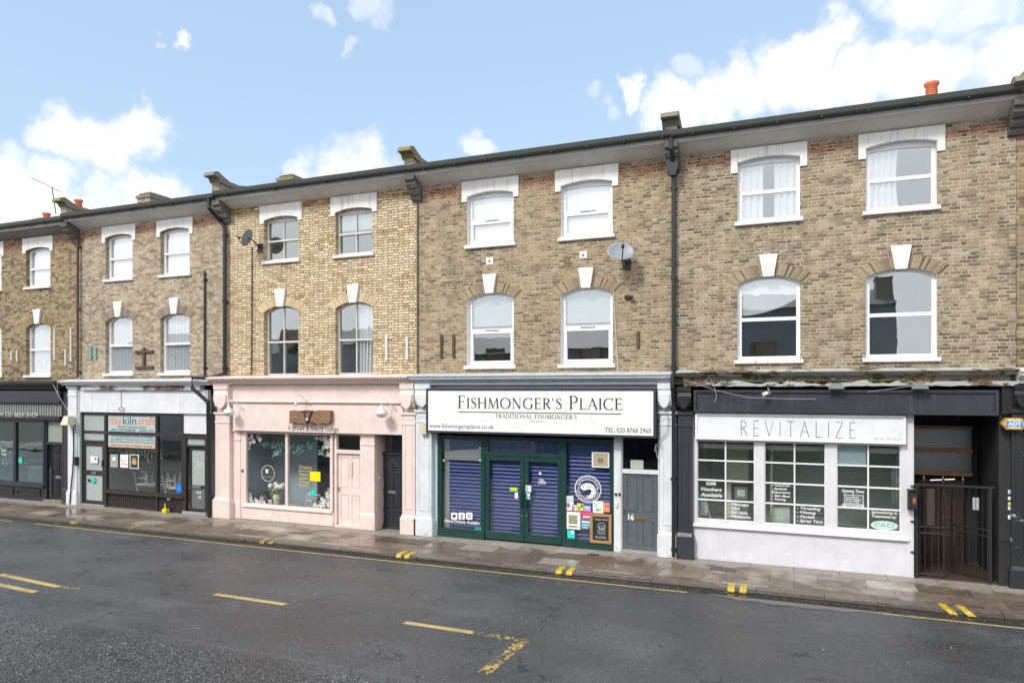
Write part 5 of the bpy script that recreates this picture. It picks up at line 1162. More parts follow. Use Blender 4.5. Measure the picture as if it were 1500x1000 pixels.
ob('sign_frame', B().prism([(a, za), (b, za), (b, zb), (a, zb)], ys - .03, .0, [[(a + .05, za + .05), (b - .05, za + .05), (b - .05, zb - .05), (a + .05, zb - .05)]]), WHITE, sg)
bd = ob('sign_face', B().box(a + .05, b - .05, ys, -.02, za + .05, zb - .05), paint('cool white sign face', (.74, .77, .80), .3, .06, (.55, .58, .6)), sg)
ob('lettering', drawn('REVITALIZE', SX(1084, ys), SX(1254.5, ys), SZ(1169, 640, ys), .35, ys - .002, .045, .032, False, .42), plain('charcoal ink', (.05, .045, .05)), bd)
ob('lettering', text_mesh('FACIAL SPECIALIST', SX(1280, ys), SX(1322, ys), SZ(1301, 646, ys), .075, ys - .002, bold=-.012), plain('grey ink', (.25, .24, .26)), bd)
wx0, wx1 = SX(1017), SX(1326); wz0, wz1 = SZ(1172, 769), za + .02
holes = []
W3 = [(1021.5, 1105.5), (1120, 1209), (1225.5, 1319)]
for a, b in W3: holes.append([(SX(a), wz0), (SX(b), wz0), (SX(b), wz1 - .06), (SX(a), wz1 - .06)])
pf = B().prism([(wx0, wz0 - .12), (wx1 + .05, wz0 - .12), (wx1 + .05, wz1), (wx0, wz1)], -.06, .06, holes)
ob('window_surround', pf, LIL, h5)
for k, (a, b) in enumerate(W3):
    xa_, xb_ = SX(a), SX(b); hh = (wz1 - .06 - wz0) / 4
    w5 = ob('shop_window', bars(xa_, xb_, wz0, wz1 - .06, -.03, .01, ((xa_ + xb_) / 2,), (wz0 + hh, wz0 + 2 * hh, wz0 + 3 * hh), .018, .032), WHITE, h5)
    ob('pane', rectp(xa_, xb_, wz0, wz1 - .05, .0), glass('salon glass', 1.0, (.92, .96, .94), .003, .11), w5)
    cm = (xa_ + xb_) / 2; hw = (xb_ - xa_) / 2
    def T(lines, cx0, cx1, zc, sz=.085, dy=.125):
        for q, (tx, u) in enumerate(lines):
            w_ = (cx1 - cx0) * u; x_ = cx0 + ((cx1 - cx0) - w_) / 2 * CEN
            lettering(w5, text_mesh(tx, x_, x_ + w_, zc - q * dy, sz, -.006, shear=.25, bold=.018), WINK)
    if k == 0:
        CEN = 1; T([('Gift', .4), ('Vouchers', .8), ('Available', .85)], xa_ + .03, cm - .03, wz0 + 2 * hh - .12, .085, .135)
        CEN = 0; T([('- Massage', .85), ('- Caci', .5), ('- Gel Nails', .8), ('- Manicures', .95)], cm + .05, xb_ - .05, wz0 + hh - .10, .062, .094)
    elif k == 1:
        CEN = 0; T([('- Pedicures', .9), ('- Eyelash', .75), ('   Extensions', .92), ('- Skin Base', .9), ('- Tinting', .7)], xa_ + .15, cm - .05, wz0 + 2 * hh - .07, .055, .08)
        T([('- Threading', .9), ('- Waxing', .72), ('- Facials', .68), ('- Spray Tans', .98)], cm + .05, xb_ - .04, wz0 + hh - .10, .062, .094)
    else:
        CEN = 1; T([('Opening Times', .8)], xa_ + .05, cm - .02, wz0 + 2 * hh - .13, .07)
        for q, (d_, h_) in enumerate((('Monday', 'Closed'), ('Tuesday', '10 - 6'), ('Wednesday', '10 - 7'), ('Thursday', '10 - 8'), ('Friday', '10 - 6'), ('Saturday', '9 - 6'), ('Sunday', 'Closed'))):
            lettering(w5, text_mesh(d_, xa_ + .14, xa_ + .14 + .04 * len(d_), wz0 + 2 * hh - .20 - q * .047, .036, -.006, shear=.2, bold=.02), WINK); lettering(w5, text_mesh(h_, cm - .24, cm - .08, wz0 + 2 * hh - .20 - q * .047, .036, -.006, shear=.2, bold=.02), WINK)
        T([('020 8771 7792', .8)], xa_ + .05, cm - .02, wz0 + hh + .02, .062)
        T([('Specialising in', .9), ('Treatments by', .85)], cm + .03, xb_ - .03, wz0 + hh - .09, .062, .09)
        cx_ = (cm + xb_) / 2; ov = lettering(w5, B().disc((cx_, wz0 + .12), hw * .42, -.006, 30, .38), plain('mint vinyl', (.50, .72, .66)), 'oval_logo'); lettering(ov, text_mesh('CACI', cx_ - .18, cx_ + .18, wz0 + .09, .08, -.009, bold=-.01), plain('grey ink', (.25, .24, .26)))
ob('sill', B().bbox(wx0 - .02, SX(1331), -.13, .0, wz0 - .17, wz0 - .11, .01), WHITE, h5)
ob('stall_riser', B().bbox(wx0 - .02, SX(1332), -.05, .1, 0, wz0 - .16), LIL, h5)
ob('corner_post', B().bbox(SX(1327), SX(1336), -.07, .1, 0, fz0), LIL, h5); ob('post_side', B().box(SX(1336), SX(1338), -.06, 1.5, 0, fz0), LIL, h5)
ob('window_gap_strip', B().box(SX(1013), wx0 + .0, -.03, .06, 0, fz0), LIL, h5)
rgt = SX(1336)
room(h5, PARTY[4] + .15, rgt - .02, 3.4, 2.0, plain('salon grey wall', (.60, .66, .62), .9))
ob('soffit_blind', slats(wx0 + .1, wx1 - .1, 2.72, 3.2, .25, .06), plain('dark blind', (.10, .09, .09)), h5)
ob('light_rail', B().box(wx0 + .1, wx1 - .1, .2, .26, 2.60, 2.71), plain('pale blind rail', (.5, .53, .5)), h5)
ob('frosted_sheet', rectp(SX(1226), SX(1269), wz0 + 3 * hh, wz1 - .08, .02), plain('frosted blue film', (.32, .40, .44), .3), h5)
ob('partition', B().box(SX(1060, .9), SX(1095, .9), 1.2, 1.25, 0, 3.0).box(SX(1128, .9), SX(1128, .9) + .06, 1.0, 3, 0, 3.0), plain('pale partition', (.72, .69, .60), .8), h5)
for lb, p0, p1, q0, q1, y in (('dark framed certificate on the left partition inside the salon', 1071, 1100, 708, 733, .8),):
    a, b = SX(p0, y), SX(p1, y); o = ob('framed_picture', B().bbox(a, b, y, y + .03, SZ(p0, q1, y), SZ(p0, q0, y)), PB, None, lb, 'picture')
    ob('mount', rectp(a + .08, b - .08, SZ(p0, q1 - 3, y), SZ(p0, q0 + 4, y), y - .002), plain('grey print', (.25, .25, .22)), o); ob('print', rectp(a + .14, b - .14, SZ(p0, q1 - 7, y), SZ(p0, q0 + 8, y), y - .004), PAPER, o)
t = thing('reception_desk', (SX(1170, 1.3), 1.3, 0), 'pale reception desk behind the middle salon window', 'desk'); ob('desk_front', B().bbox(SX(1135, 1.3), SX(1215, 1.3), 1.3, 1.34, .03, 1.0), plain('grey laminate', (.2, .22, .21)), t); ob('desk_top', B().bbox(SX(1133, 1.3), SX(1217, 1.3), 1.26, 1.9, 1.0, 1.04), plain('grey laminate', (.2, .22, .21)), t)
x = SX(1130, .5); ob('white_carton', B().bbox(x, SX(1157, .5), .5, .8, wz0 - .1, wz0 + .26), plain('pale card', (.62, .68, .62)), None, 'square white carton standing in the middle salon window', 'carton')
ob('window_ledge', B().box(wx0, wx1, .1, .95, wz0 - .16, wz0 - .1), plain('window ledge', (.3, .31, .3)), h5)
x = SX(1025, .3); t = thing('white_stool', (x, .4, wz0 - .1), 'white folding frame with teal top in the left salon window', 'stand')
ob('frame', B().tube([(x, .35, wz0 - .1), (x + .05, .35, wz0 + .45)], .015, 6).tube([(x + .26, .35, wz0 - .1), (x + .12, .35, wz0 + .45)], .015, 6).tube([(x + .02, .35, wz0 + .12), (x + .2, .35, wz0 + .12)], .012, 6), METW, t); ob('cloth', B().bbox(x - .02, x + .16, .36, .4, wz0 + .02, wz0 + .36), PAPER, t); ob('top', B().bbox(x - .04, x + .14, .34, .42, wz0 + .38, wz0 + .54), STK, t)
ob('salon_plant', B().add(*(lambda mm: (mm.v, mm.f))(curtain_mesh(SX(1306, .4), SX(1317, .4), 1.5, 2.9, .4, .04, 4))), fabric('patterned curtain', (.40, .46, .45), .2), h5)

# gate recess
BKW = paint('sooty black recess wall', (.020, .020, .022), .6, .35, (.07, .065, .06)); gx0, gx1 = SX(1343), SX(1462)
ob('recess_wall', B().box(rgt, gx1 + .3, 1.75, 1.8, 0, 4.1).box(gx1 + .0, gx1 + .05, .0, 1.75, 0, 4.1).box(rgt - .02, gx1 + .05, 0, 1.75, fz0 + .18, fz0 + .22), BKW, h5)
ob('recess_floor', B().box(rgt, gx1, -.02, 1.75, .0, .035), plain('red quarry tile', (.06, .035, .027), .6), h5)
WB = wood('varnished beam', (.22, .09, .03), (.5, .24, .09), .45, (2, 10, 10)); yb = 1.55
for q0, q1 in ((623, 628), (656, 661.5), (690.5, 696)):
    z0_, z1_ = SZ(1385, q1, yb), SZ(1385, q0, yb); ob('transom_rail', B().bbox(SX(1335, yb), SX(1424, yb), yb - .06, yb + .1, z0_, z1_), WB, h5)
ob('fanlight', rectp(SX(1335, yb), SX(1424, yb), SZ(1385, 694, yb), SZ(1385, 623, yb), yb + .05), glass('dirty fanlight', .6, (.34, .34, .31), 0, .2, .35), h5)
ob('fanlight_back', B().box(SX(1335, yb), SX(1424, yb), yb + .1, yb + .12, SZ(1385, 694, yb), SZ(1385, 623, yb)), plain('dusty board', (.24, .23, .2), .9), h5)
DBR = wood('dark brown door wood', (.02, .012, .008), (.07, .04, .025), .5, (14, 14, 1.5))
a, b = SX(1345, yb), SX(1412, yb); xm_ = (a + b) / 2
for q0, q1 in ((a, xm_ - .01), (xm_ + .01, b)): door(h5, q0, q1, .04, SZ(1385, 703, yb), yb, DBR, rows=((.05, .4), (.5, .95)), cols=1, hand='right' if q0 == a else 'left', label='dark brown double door leaf in the gated recess')
# iron gates
def gate(hx, hy, ang, wd, h_, label, handed):
    """iron gate hinged at (hx, hy), opening direction ang"""
    t = thing('iron_gate', (hx, hy, .05), label, 'gate', 'black iron gates of the recess'); c, s_ = math.cos(ang), math.sin(ang)
    def P(u, z): return (hx + c * u, hy + s_ * u, z)
    fr = B()
    for u in (0.02, wd - .02): fr.tube([P(u, .06), P(u, h_)], .022, 4)
    for z in (.1, h_ * .49, h_ * .555, h_ - .02): fr.tube([P(0, z), P(wd, z)], .017, 4)
    ob('frame', fr, BLK, t); n = max(3, int(wd / .125))
    for i in range(1, n): u = wd * i / n; ob('bar', B().tube([P(u, .1), P(u, h_ - .02)], .010, 6), BLK, t)
    return t, P
gh = SZ(1360, 711)
g1, P1 = gate(gx0 + .02, -.03, 0.0, SX(1383) - gx0, gh, 'closed left iron gate leaf beside the white post', 0)
g2, P2 = gate(SX(1449), -.02, R(133), .85, gh, 'right iron gate leaf swung inwards into the dark recess', 1)
P1x = ob('lock_mesh', B().box(gx0 + .18, gx0 + .32, -.05, -.045, gh * .58, gh - .06), plain('rusty mesh', (.05, .035, .03), .8), g1)
t = thing('gate_frame', ((gx0 + gx1) / 2, -.03, 0), 'black iron head rail with finials spanning the gated recess', 'gate frame')
ob('head_rail', B().box(SX(1338), SX(1456), -.06, -.02, gh + .0, gh + .045), BLK, t)
for px in (1353, 1381, 1410): x = SX(px); ob('finial', B().lathe([(.01, 0), (.012, .05), (.03, .06), (.012, .08), (.035, .11), (0, .19)], (x, -.04, gh + .045), 8), BLK, t)
for px in (1342, 1449.5): x = SX(px); ob('post', B().box(x - .025, x + .025, -.07, -.01, 0, gh), BLK, t)
ob('scroll_bar', B().tube([(SX(1362), -.04, gh + .12), (SX(1398), -.04, gh + .16)], .018, 6), CHROME, t)
ob('gate_label', B().box(SX(1424), SX(1424) + .05, -.05, -.035, gh * .77, gh * .9).box(SX(1424) + .06, SX(1424) + .11, -.05, -.035, gh * .77, gh * .9), plain('grey label', (.35, .35, .36)), g1 if 0 else h5)
t = thing('entry_phone', (SX(1337, -.2), -.2, 0), 'black entry phone box with orange display on the white post by the gate', 'entry phone')
a, b = SX(1330, -.2), SX(1344, -.2); za, zb = SZ(1337, 746, -.2), SZ(1337, 718, -.2)
ob('housing', B().bbox(a, b, -.26, -.07, za, zb, .02).box(a - .01, b + .01, -.3, -.07, zb, zb + .02), BLK, t); ob('display', rectp(a + .07, b - .03, za + .12, zb - .12, -.263), plain('dark display', (.10, .05, .03)), t)
lettering(t, text_mesh('54', a + .09, b - .05, za + .16, .09, -.266, bold=.03), plain('orange digits', (.75, .2, .04)))
for z in (.55, 1.2, 1.95): ob('hinge', B().box(SX(1333), SX(1341), -.1, -.07, z - .015, z + .015), BLK, h5)

# right hand black pilaster with stickers, alarm box
ob('fascia', B().box(gx1 + .02, 11, -.2, .05, 3.5, 4.1), NAVYD, h6); cornice(h6, SX(1493, -.35), 11, 4.38, 4.12, .42, OLDWH)
BP = peeling('flaking black pilaster', (.020, .024, .028), (.55, .55, .52), .30, 2.4, .5)
pilaster(h6, SX(1463, -.1), SX(1482, -.1), 4.0, .1, BKW, .9, .0, False)
pilaster(h6, SX(1482, -.2), SX(1508, -.2), SZ(1490, 600.2, -.2), .2, BP, .45, .04, True); corbel(h6, SX(1484, -.2), SX(1506, -.2), SZ(1490, 600, -.2), 4.1, .32, NAVYD)
xw = SX(1508, -.1)
ob('stall_riser', B().bbox(xw, 9.6, -.03, .1, 0, .62), NAVYD, h6)
sw6 = ob('shop_window', bars(xw, 9.6, .6, 3.5, -.02, .08, (6.4, 8.0), (2.9,), .1, .08), NAVY, h6); ob('pane', rectp(xw + .05, 9.55, .65, 3.45, .03), GSHOP, sw6)
df6 = ob('door_frame', bars(9.6, 10.75, 0, 3.5, -.02, .08, (), (2.3,), .08, .08), NAVY, h6); ob('pane', rectp(9.65, 10.7, 2.34, 3.4, .03), GSHOP, df6)
door(h6, 9.7, 10.66, .05, 2.24, .02, NAVYD, plate=.42)
pilaster(h6, 10.76, 11.0, 3.9, .15, NAVYD, .5, .0, False); room(h6, xw, 10.9, 3.55, 3.0, plain('teal dim wall', (.2, .6, .6)))
t = thing('alarm_box', (SX(1487, -.3), -.3, 0), 'yellow hexagonal burglar alarm box on the black pilaster at the right edge', 'alarm box')
c = SX(1485.5, -.32); z = SZ(1487, 620.5, -.32); hx_ = [(-.22, 0), (-.13, -.115), (.13, -.115), (.22, 0), (.13, .115), (-.13, .115)]
ob('housing', B().prism([(c + u, z + v) for u, v in hx_], -.34, -.2), plain('alarm yellow', (.58, .30, .05), .4), t)
ob('front_plate', B().prism([(c + u * .72, z + v * .78) for u, v in hx_], -.352, -.338), plain('alarm cream', (.78, .7, .5), .4), t)
ob('logo', rectp(c - .14, c + .14, z - .06, z + .06, -.354), plain('alarm blue', (.10, .28, .6), .4), t); lettering(t, text_mesh('ADT', c - .11, c + .11, z - .035, .075, -.357, bold=.03), WINK)
for k, (px, q0, q1, mt, lb) in enumerate(((1479.5, 717, 723, plain('aqua print', (.45, .66, .66)), 'pale blue square sticker, top of the column on the black pilaster'), (1479.5, 727, 732, PAPER, 'white square sticker second from the top on the black pilaster'), (1479.5, 735, 740, PY, 'yellow square sticker on the black pilaster'), (1479.5, 741.5, 746.5, PAPER, 'white square sticker just under the yellow one on the black pilaster'), (1479.5, 754, 760, PAPER, 'white sticker at the bottom of the column on the black pilaster'))):
    sheet(lb, SX(px - 3, -.11), SX(px + 3, -.11), SZ(px, q1, -.11), SZ(px, q0, -.11), -.105, mt, 'sticker', 'sticker', 'stickers on the black pilaster')

# wires and floodlights on the salon cornice
m = B().tube([(SX(p, -.4), -.4, SZ(p, q, -.4)) for p, q in ((1002, 556), (1050, 572), (1095, 582), (1150, 584), (1195, 584))], .007, 5).tube([(SX(p, -.4), -.4, SZ(p, q, -.4)) for p, q in ((1030, 560), (1040, 553), (1047, 568), (1050, 582), (1046, 590))], .007, 5)
m.tube([(SX(p, -.4), -.4, SZ(p, q, -.4)) for p, q in ((1270, 574), (1330, 566), (1400, 561))], .006, 5); ob('cable_run', m, CABLE, h5)
for px, lb in ((1225, 'small grey floodlight on the rotten cornice, the left one of two'), (1347, 'small grey floodlight on the rotten cornice, the right one of two')):
    x = SX(px, -.35); z = SZ(px, 564, -.35); t = thing('floodlight', (x, -.35, z), lb, 'floodlight', 'floodlights on the salon cornice')
    ob('lamp_head', B().add([(x - .16, -.44, z - .07), (x + .16, -.44, z - .07), (x + .1, -.3, z + .05), (x - .1, -.3, z + .05), (x - .16, -.4, z - .1), (x + .16, -.4, z - .1), (x + .1, -.24, z + .0), (x - .1, -.24, z + .0)], [(0, 1, 2, 3), (7, 6, 5, 4), (0, 4, 5, 1), (1, 5, 6, 2), (2, 6, 7, 3), (3, 7, 4, 0)]), plain('grey lamp metal', (.25, .27, .28), .4, .4), t)
    ob('bracket', B().box(x - .03, x + .03, -.3, -.15, z - .02, z + .03), plain('grey lamp metal', (.25, .27, .28), .4, .4), t)
x = SX(1123, -.4); z = SZ(1123, 575, -.4); t = thing('security_camera', (x, -.3, z), 'small broken security camera hanging on the black salon fascia', 'camera')
ob('body', B().tube([(x - .08, -.42, z - .05), (x + .02, -.36, z + .0)], [.05, .04], 10), METW, t); ob('mount', B().tube([(x + .02, -.36, z), (x + .08, -.3, z - .04), (x + .02, -.27, z + .12)], .016, 6), plain('grey lamp metal', (.25, .27, .28), .4, .4), t)
ob('cable_run', B().tube([(SX(p, -.45), -.45, SZ(p, q, -.45)) for p, q in ((78, 563), (86, 580), (94, 593), (99, 600))], .012, 5).tube([(SX(p, -.45), -.45, SZ(p, q, -.45)) for p, q in ((84, 560), (84, 572), (85, 578))], .01, 5), CABLE, h1)
ob('cable_run', B().tube([(SX(p, -.45), -.45, SZ(p, q, -.45)) for p, q in ((331, 566), (335, 578), (338, 587))], .008, 5), CABLE, h3)

# ================================================================= ground
def flat(name, x0, x1, y0, y1, z, mat, kind='structure'): return ob(name, B().quad((x0, y0, z), (x1, y0, z), (x1, y1, z), (x0, y1, z)), mat, kind=kind)
t = NT('asphalt'); p = t.pos()
agg = t.noise(p, 42, 5, .8); big = t.noise(p, .45, 6, .62, .6); med = t.noise(p, 4.5, 5, .6)
sx = t.n('ShaderNodeSeparateXYZ'); t.put(sx.inputs[0], p)
lane = t.step(t.math('ADD', sx.outputs[1], t.math('MULTIPLY', t.math('SUBTRACT', big, .5), 1.0)), -8.9, -8.3)
vor = t.n('ShaderNodeTexVoronoi', feature='F1'); t.put(vor.inputs['Vector'], p); vor.inputs['Scale'].default_value = 44
vc = t.n('ShaderNodeSeparateColor'); t.put(vc.inputs[0], vor.outputs['Color'])
stone_ = t.ramp(vc.outputs[0], [(0, (.028, .03, .032)), (.5, (.078, .081, .086)), (.82, (.18, .185, .19)), (1, (.37, .38, .39))])
stone_ = t.mix(t.step(vor.outputs['Distance'], .35, .7), stone_, (.02, .02, .02))
smooth_ = t.ramp(agg, [(.36, (.038, .040, .043)), (.5, (.068, .071, .076)), (.64, (.125, .129, .135))])
c = t.mix(t.math('MULTIPLY_ADD', lane, -.72, 1.0), smooth_, stone_)
c = t.mix(1, c, t.ramp(big, [(.3, (.74, .74, .76)), (.7, (1.3, 1.28, 1.25))]), 'MULTIPLY')
gut = t.step(t.math('ADD', sx.outputs[1], t.math('MULTIPLY', t.math('SUBTRACT', med, .5), .35)), -2.66, -2.48)
c = t.mix(t.math('MULTIPLY', gut, .8), c, (.040, .032, .022))
seam = t.math('MULTIPLY', t.step(t.math('ABSOLUTE', t.math('ADD', sx.outputs[1], t.math('MULTIPLY_ADD', t.math('SUBTRACT', med, .5), .12, 8.4))), .05, .02), .5)
c = t.mix(seam, c, (.11, .11, .105))
cr = t.n('ShaderNodeTexVoronoi', feature='DISTANCE_TO_EDGE'); t.put(cr.inputs['Vector'], t.math('ADD', 0, 0) if 0 else p); cr.inputs['Scale'].default_value = .42
wob = t.n('ShaderNodeTexNoise'); t.put(wob.inputs['Vector'], p); wob.inputs['Scale'].default_value = 2.5; wob.inputs['Detail'].default_value = 8
av = t.n('ShaderNodeVectorMath', operation='MULTIPLY_ADD'); t.put(av.inputs[0], wob.outputs[1]); av.inputs[1].default_value = (.9, .9, .9); t.put(av.inputs[2], p); t.put(cr.inputs['Vector'], av.outputs[0])
crk = t.math('MULTIPLY', t.step(cr.outputs['Distance'], .008, .001), t.step(t.noise(p, .6, 3), .47, .54))
c = t.mix(t.math('MULTIPLY', crk, .8), c, (.012, .012, .013))
rough = t.math('ADD', t.math('MULTIPLY', t.step(t.math('ADD', big, t.math('MULTIPLY', med, .3)), .5, .85), .28), .30)
wetp = t.step(t.math('ADD', t.noise(t.scaled(p, (.55, 1.3, 1)), .8, 6, .62, .3), t.math('MULTIPLY', med, .12)), .50, .66)
rough = t.math('SUBTRACT', t.math('ADD', rough, t.math('MULTIPLY', agg, .16)), t.math('MULTIPLY', wetp, .20))
c = t.mix(t.math('MULTIPLY', wetp, .25), c, (.024, .025, .028))
rep = t.n('ShaderNodeTexVoronoi', feature='F1', distance='CHEBYCHEV'); t.put(rep.inputs['Vector'], t.scaled(p, (.22, .55, 1))); rep.inputs['Scale'].default_value = .9; rc = t.n('ShaderNodeSeparateColor'); t.put(rc.inputs[0], rep.outputs['Color'])
c = t.mix(t.math('MULTIPLY', t.step(rc.outputs[1], .62, .64), .22), c, (.028, .028, .03))
hgt = t.math('ADD', t.math('ADD', agg, t.math('MULTIPLY', crk, -1.5)), t.math('MULTIPLY', vor.outputs['Distance'], -1.0))
bst = t.n('ShaderNodeBump'); t.put(bst.inputs['Height'], hgt); bst.inputs['Distance'].default_value = .016
t.put(bst.inputs['Strength'], t.math('MULTIPLY_ADD', lane, -.55, 1.0))
ASPH = t.done(t.princ(c, rough, 0, bst.outputs[0], .5))
flat('ground', -900, 900, -900, 900, -.16, plain('earth', (.12, .11, .09), .9))
flat('road', -220, 220, -19.0, -2.27, -.1, ASPH)
# pavement slabs
t = NT('paving slabs'); p = t.pos()
bt = t.n('ShaderNodeTexBrick'); bt.offset = .5; t.put(bt.inputs['Vector'], p); bt.inputs['Scale'].default_value = 1
for k, v in (('Brick Width', .92), ('Row Height', .62), ('Mortar Size', .006), ('Mortar Smooth', .2), ('Bias', 0)): bt.inputs[k].default_value = v
bt.inputs['Color1'].default_value = (0, 0, 0, 1); bt.inputs['Color2'].default_value = (1, 1, 1, 1); bt.inputs['Mortar'].default_value = (0, 0, 0, 1)
n1 = t.noise(p, 1.6, 6, .65, .3); n2 = t.noise(p, 30, 5, .7)
c = t.ramp(bt.outputs['Color'], [(0, (.115, .085, .066)), (.5, (.15, .118, .092)), (.86, (.18, .145, .115)), (1, (.32, .29, .25))])
c = t.mix(1, c, t.ramp(n1, [(.3, (.62, .6, .58)), (.7, (1.28, 1.27, 1.25))]), 'MULTIPLY')
c = t.mix(t.math('MULTIPLY', t.step(n2, .55, .75), .4), c, (.07, .06, .055))
sx = t.n('ShaderNodeSeparateXYZ'); t.put(sx.inputs[0], p)
drybelt = t.step(t.math('ADD', sx.outputs[1], t.math('MULTIPLY', t.math('SUBTRACT', n1, .5), 1.6)), -.75, -.45)
c = t.mix(t.math('MULTIPLY', drybelt, .55), c, (.34, .32, .29))
lich = t.n('ShaderNodeTexVoronoi'); t.put(lich.inputs['Vector'], p); lich.inputs['Scale'].default_value = 11; lich.inputs['Randomness'].default_value = 1
c = t.mix(t.math('MULTIPLY', t.step(lich.outputs['Distance'], .16, .1), t.step(t.noise(p, .9, 2), .5, .6)), c, (.42, .41, .38))
c = t.mix(bt.outputs['Fac'], c, (.035, .03, .027))
wet = t.step(t.math('ADD', t.noise(p, .8, 5, .6), t.math('MULTIPLY', drybelt, -.2)), .42, .60)
rg = t.math('MULTIPLY_ADD', wet, -.46, .60)
PAV = t.done(t.princ(c, rg, 0, t.bump(t.math('ADD', t.math('MULTIPLY', bt.outputs['Fac'], -1.2), t.math('MULTIPLY', n2, .25)), .5, .006)))
flat('pavement', -220, 220, -2.0, 8.2, 0.0, PAV)
# kerb: worn granite lengths
t = NT('granite kerb'); p = t.pos(); g = t.n('ShaderNodeNewGeometry')
c = t.ramp(g.outputs['Random Per Island'], [(0, (.11, .09, .075)), (1, (.19, .165, .14))]); c = t.mix(1, c, t.ramp(t.noise(p, 7, 7, .7), [(.3, .5), (.7, 1.25)]), 'MULTIPLY')
sx = t.n('ShaderNodeSeparateXYZ'); t.put(sx.inputs[0], p); lowm = t.step(t.math('ADD', sx.outputs[2], t.math('MULTIPLY', t.noise(p, 6, 4), .03)), .006, -.006)
c = t.mix(t.math('MULTIPLY', lowm, .92), c, (.022, .018, .013))
KER = t.done(t.princ(c, .45, 0, t.bump(t.noise(p, 22, 6, .7), .7, .012)))
m = B(); x = -60; rr = random.Random(4)
while x < 40:
    L_ = rr.uniform(.85, 1.25); dy = rr.uniform(-.008, .008); dz = rr.uniform(-.006, .004)
    m.extrude_x([(-2.002, .002 + dz * .2), (-2.24 + dy, -.004 + dz), (-2.275 + dy, -.02 + dz), (-2.29 + dy, -.05 + dz), (-2.30 + dy, -.13), (-2.002, -.13)], x + .004, x + L_ - .004); x += L_
ob('kerb', m, KER, kind='structure')
ob('kerb_bed', B().box(-220, 220, -2.27, -2.0, -.15, -.03), plain('kerb bedding', (.05, .045, .04), .9), kind='structure')
# far side pavement (behind the camera)
ob('far_kerb', B().box(-220, 220, -14.9, -14.6, -.13, -.0), KER, kind='structure'); flat('far_pavement', -220, 220, -19, -14.9, -.003, PAV)
# painted lines
YP = worn_paint('worn yellow road paint', (.56, .42, .12), .47, 16); YP2 = worn_paint('fresh yellow road paint', (.55, .42, .18), .60, 34); YPP = worn_paint('pale yellow edge line', (.46, .36, .19), .62, 12); YKF = worn_paint('rubbed yellow kerb paint', (.50, .36, .08), .5, 22); YK = worn_paint('yellow kerb paint', (.58, .43, .04), .60, 30)
def strip(name, a, b, w, mat, z=-.096, label=None):
    a, b = Vector((*a, 0)), Vector((*b, 0)); d = (b - a).normalized(); n = Vector((-d.y, d.x, 0)) * w / 2
    return ob(name, B().quad(*[(v.x, v.y, z) for v in (a - n, b - n, b + n, a + n)]), mat, kind='structure')
strip('edge_line', (-60, -2.62), (-22.5, -2.62), .06, YPP); strip('edge_line', (-21.5, -2.6), (-2.0, -2.6), .075, YPP); strip('edge_line', (-.95, -2.62), (-.3, -2.62), .07, YPP); strip('edge_line', (.6, -2.64), (30, -2.64), .075, YPP)
strip('bay_marking', G(315, 870), G(418, 885), .14, YP2); strip('bay_marking', (G(593, 911)[0], -6.32), (G(690, 929)[0], -6.34), .14, YP2); strip('bay_marking', (G(690, 929)[0], -6.34), (G(775, 939)[0], -6.36), .15, YP)
strip('bay_marking', (-4.1, -6.44), (-4.16, -7.85), .2, YP); strip('bay_marking', G(0, 841), G(85, 859), .15, YP2); strip('bay_marking', G(85, 859), G(115, 862), .12, YP); strip('bay_marking', G(-60, 844), G(52, 867), .15, YP2)
strip('bay_marking', G(150, 846), G(245, 857), .05, worn_paint('ghost of old paint', (.2, .19, .17), .3, 30))
rr = random.Random(21)
for px in (93, 192, 382, 396, 590, 605, 821, 837, 1070, 1088, 1393, 1418):
    xk = {93: -20.2, 192: -17.9}.get(px); 
    if xk is None: xk = G(px, {382: 792, 396: 793, 590: 809, 605: 809, 821: 833, 837: 834, 1070: 863, 1088: 864, 1393: 887, 1418: 888}[px], 0)[0]
    wd = .135 if px > 300 else .3; sl = -.14 if px > 1300 else 0
    m = B(); y_ = [-1.93, -2.235, -2.285, -2.304, -2.312]; z_ = [.006, .004, -.013, -.045, -.075]
    if px > 300 and px < 500: y_ = [-1.98] + y_[1:]
    for i in range(4): m.quad((xk + sl * (1 - i / 4) - wd / 2, y_[i], z_[i]), (xk + sl * (1 - (i + 1) / 4) - wd / 2, y_[i + 1], z_[i + 1]), (xk + sl * (1 - (i + 1) / 4) + wd / 2, y_[i + 1], z_[i + 1]), (xk + sl * (1 - i / 4) + wd / 2, y_[i], z_[i]))
    ob('kerb_marking', m, YK if px > 500 else YKF, kind='structure')
# puddle in the gutter
pud = []; n = 40
WAT = NT('puddle water'); WATM = WAT.done(WAT.princ((.022, .022, .022), .03, 0, WAT.bump(WAT.noise(WAT.pos(), 6, 2), .1, .002), .8))
for i in range(n + 1): x = G(1026, 868)[0] + (G(1320, 902)[0] - G(1026, 868)[0]) * i / n; pud.append((x, -2.44 - (.40 * math.sin(math.pi * i / n) ** .6 + .07 * math.sin(i * .9) * math.sin(math.pi * i / n)) ))
pts = pud + [(p_[0], -2.35) for p_ in reversed(pud)]
tri = tessellate_polygon([[Vector((a, b, 0)) for a, b in pts]]); ob('puddle', B().add([(a, b, -.0945) for a, b in pts], [tuple(q) for q in tri]), WATM, kind='structure')
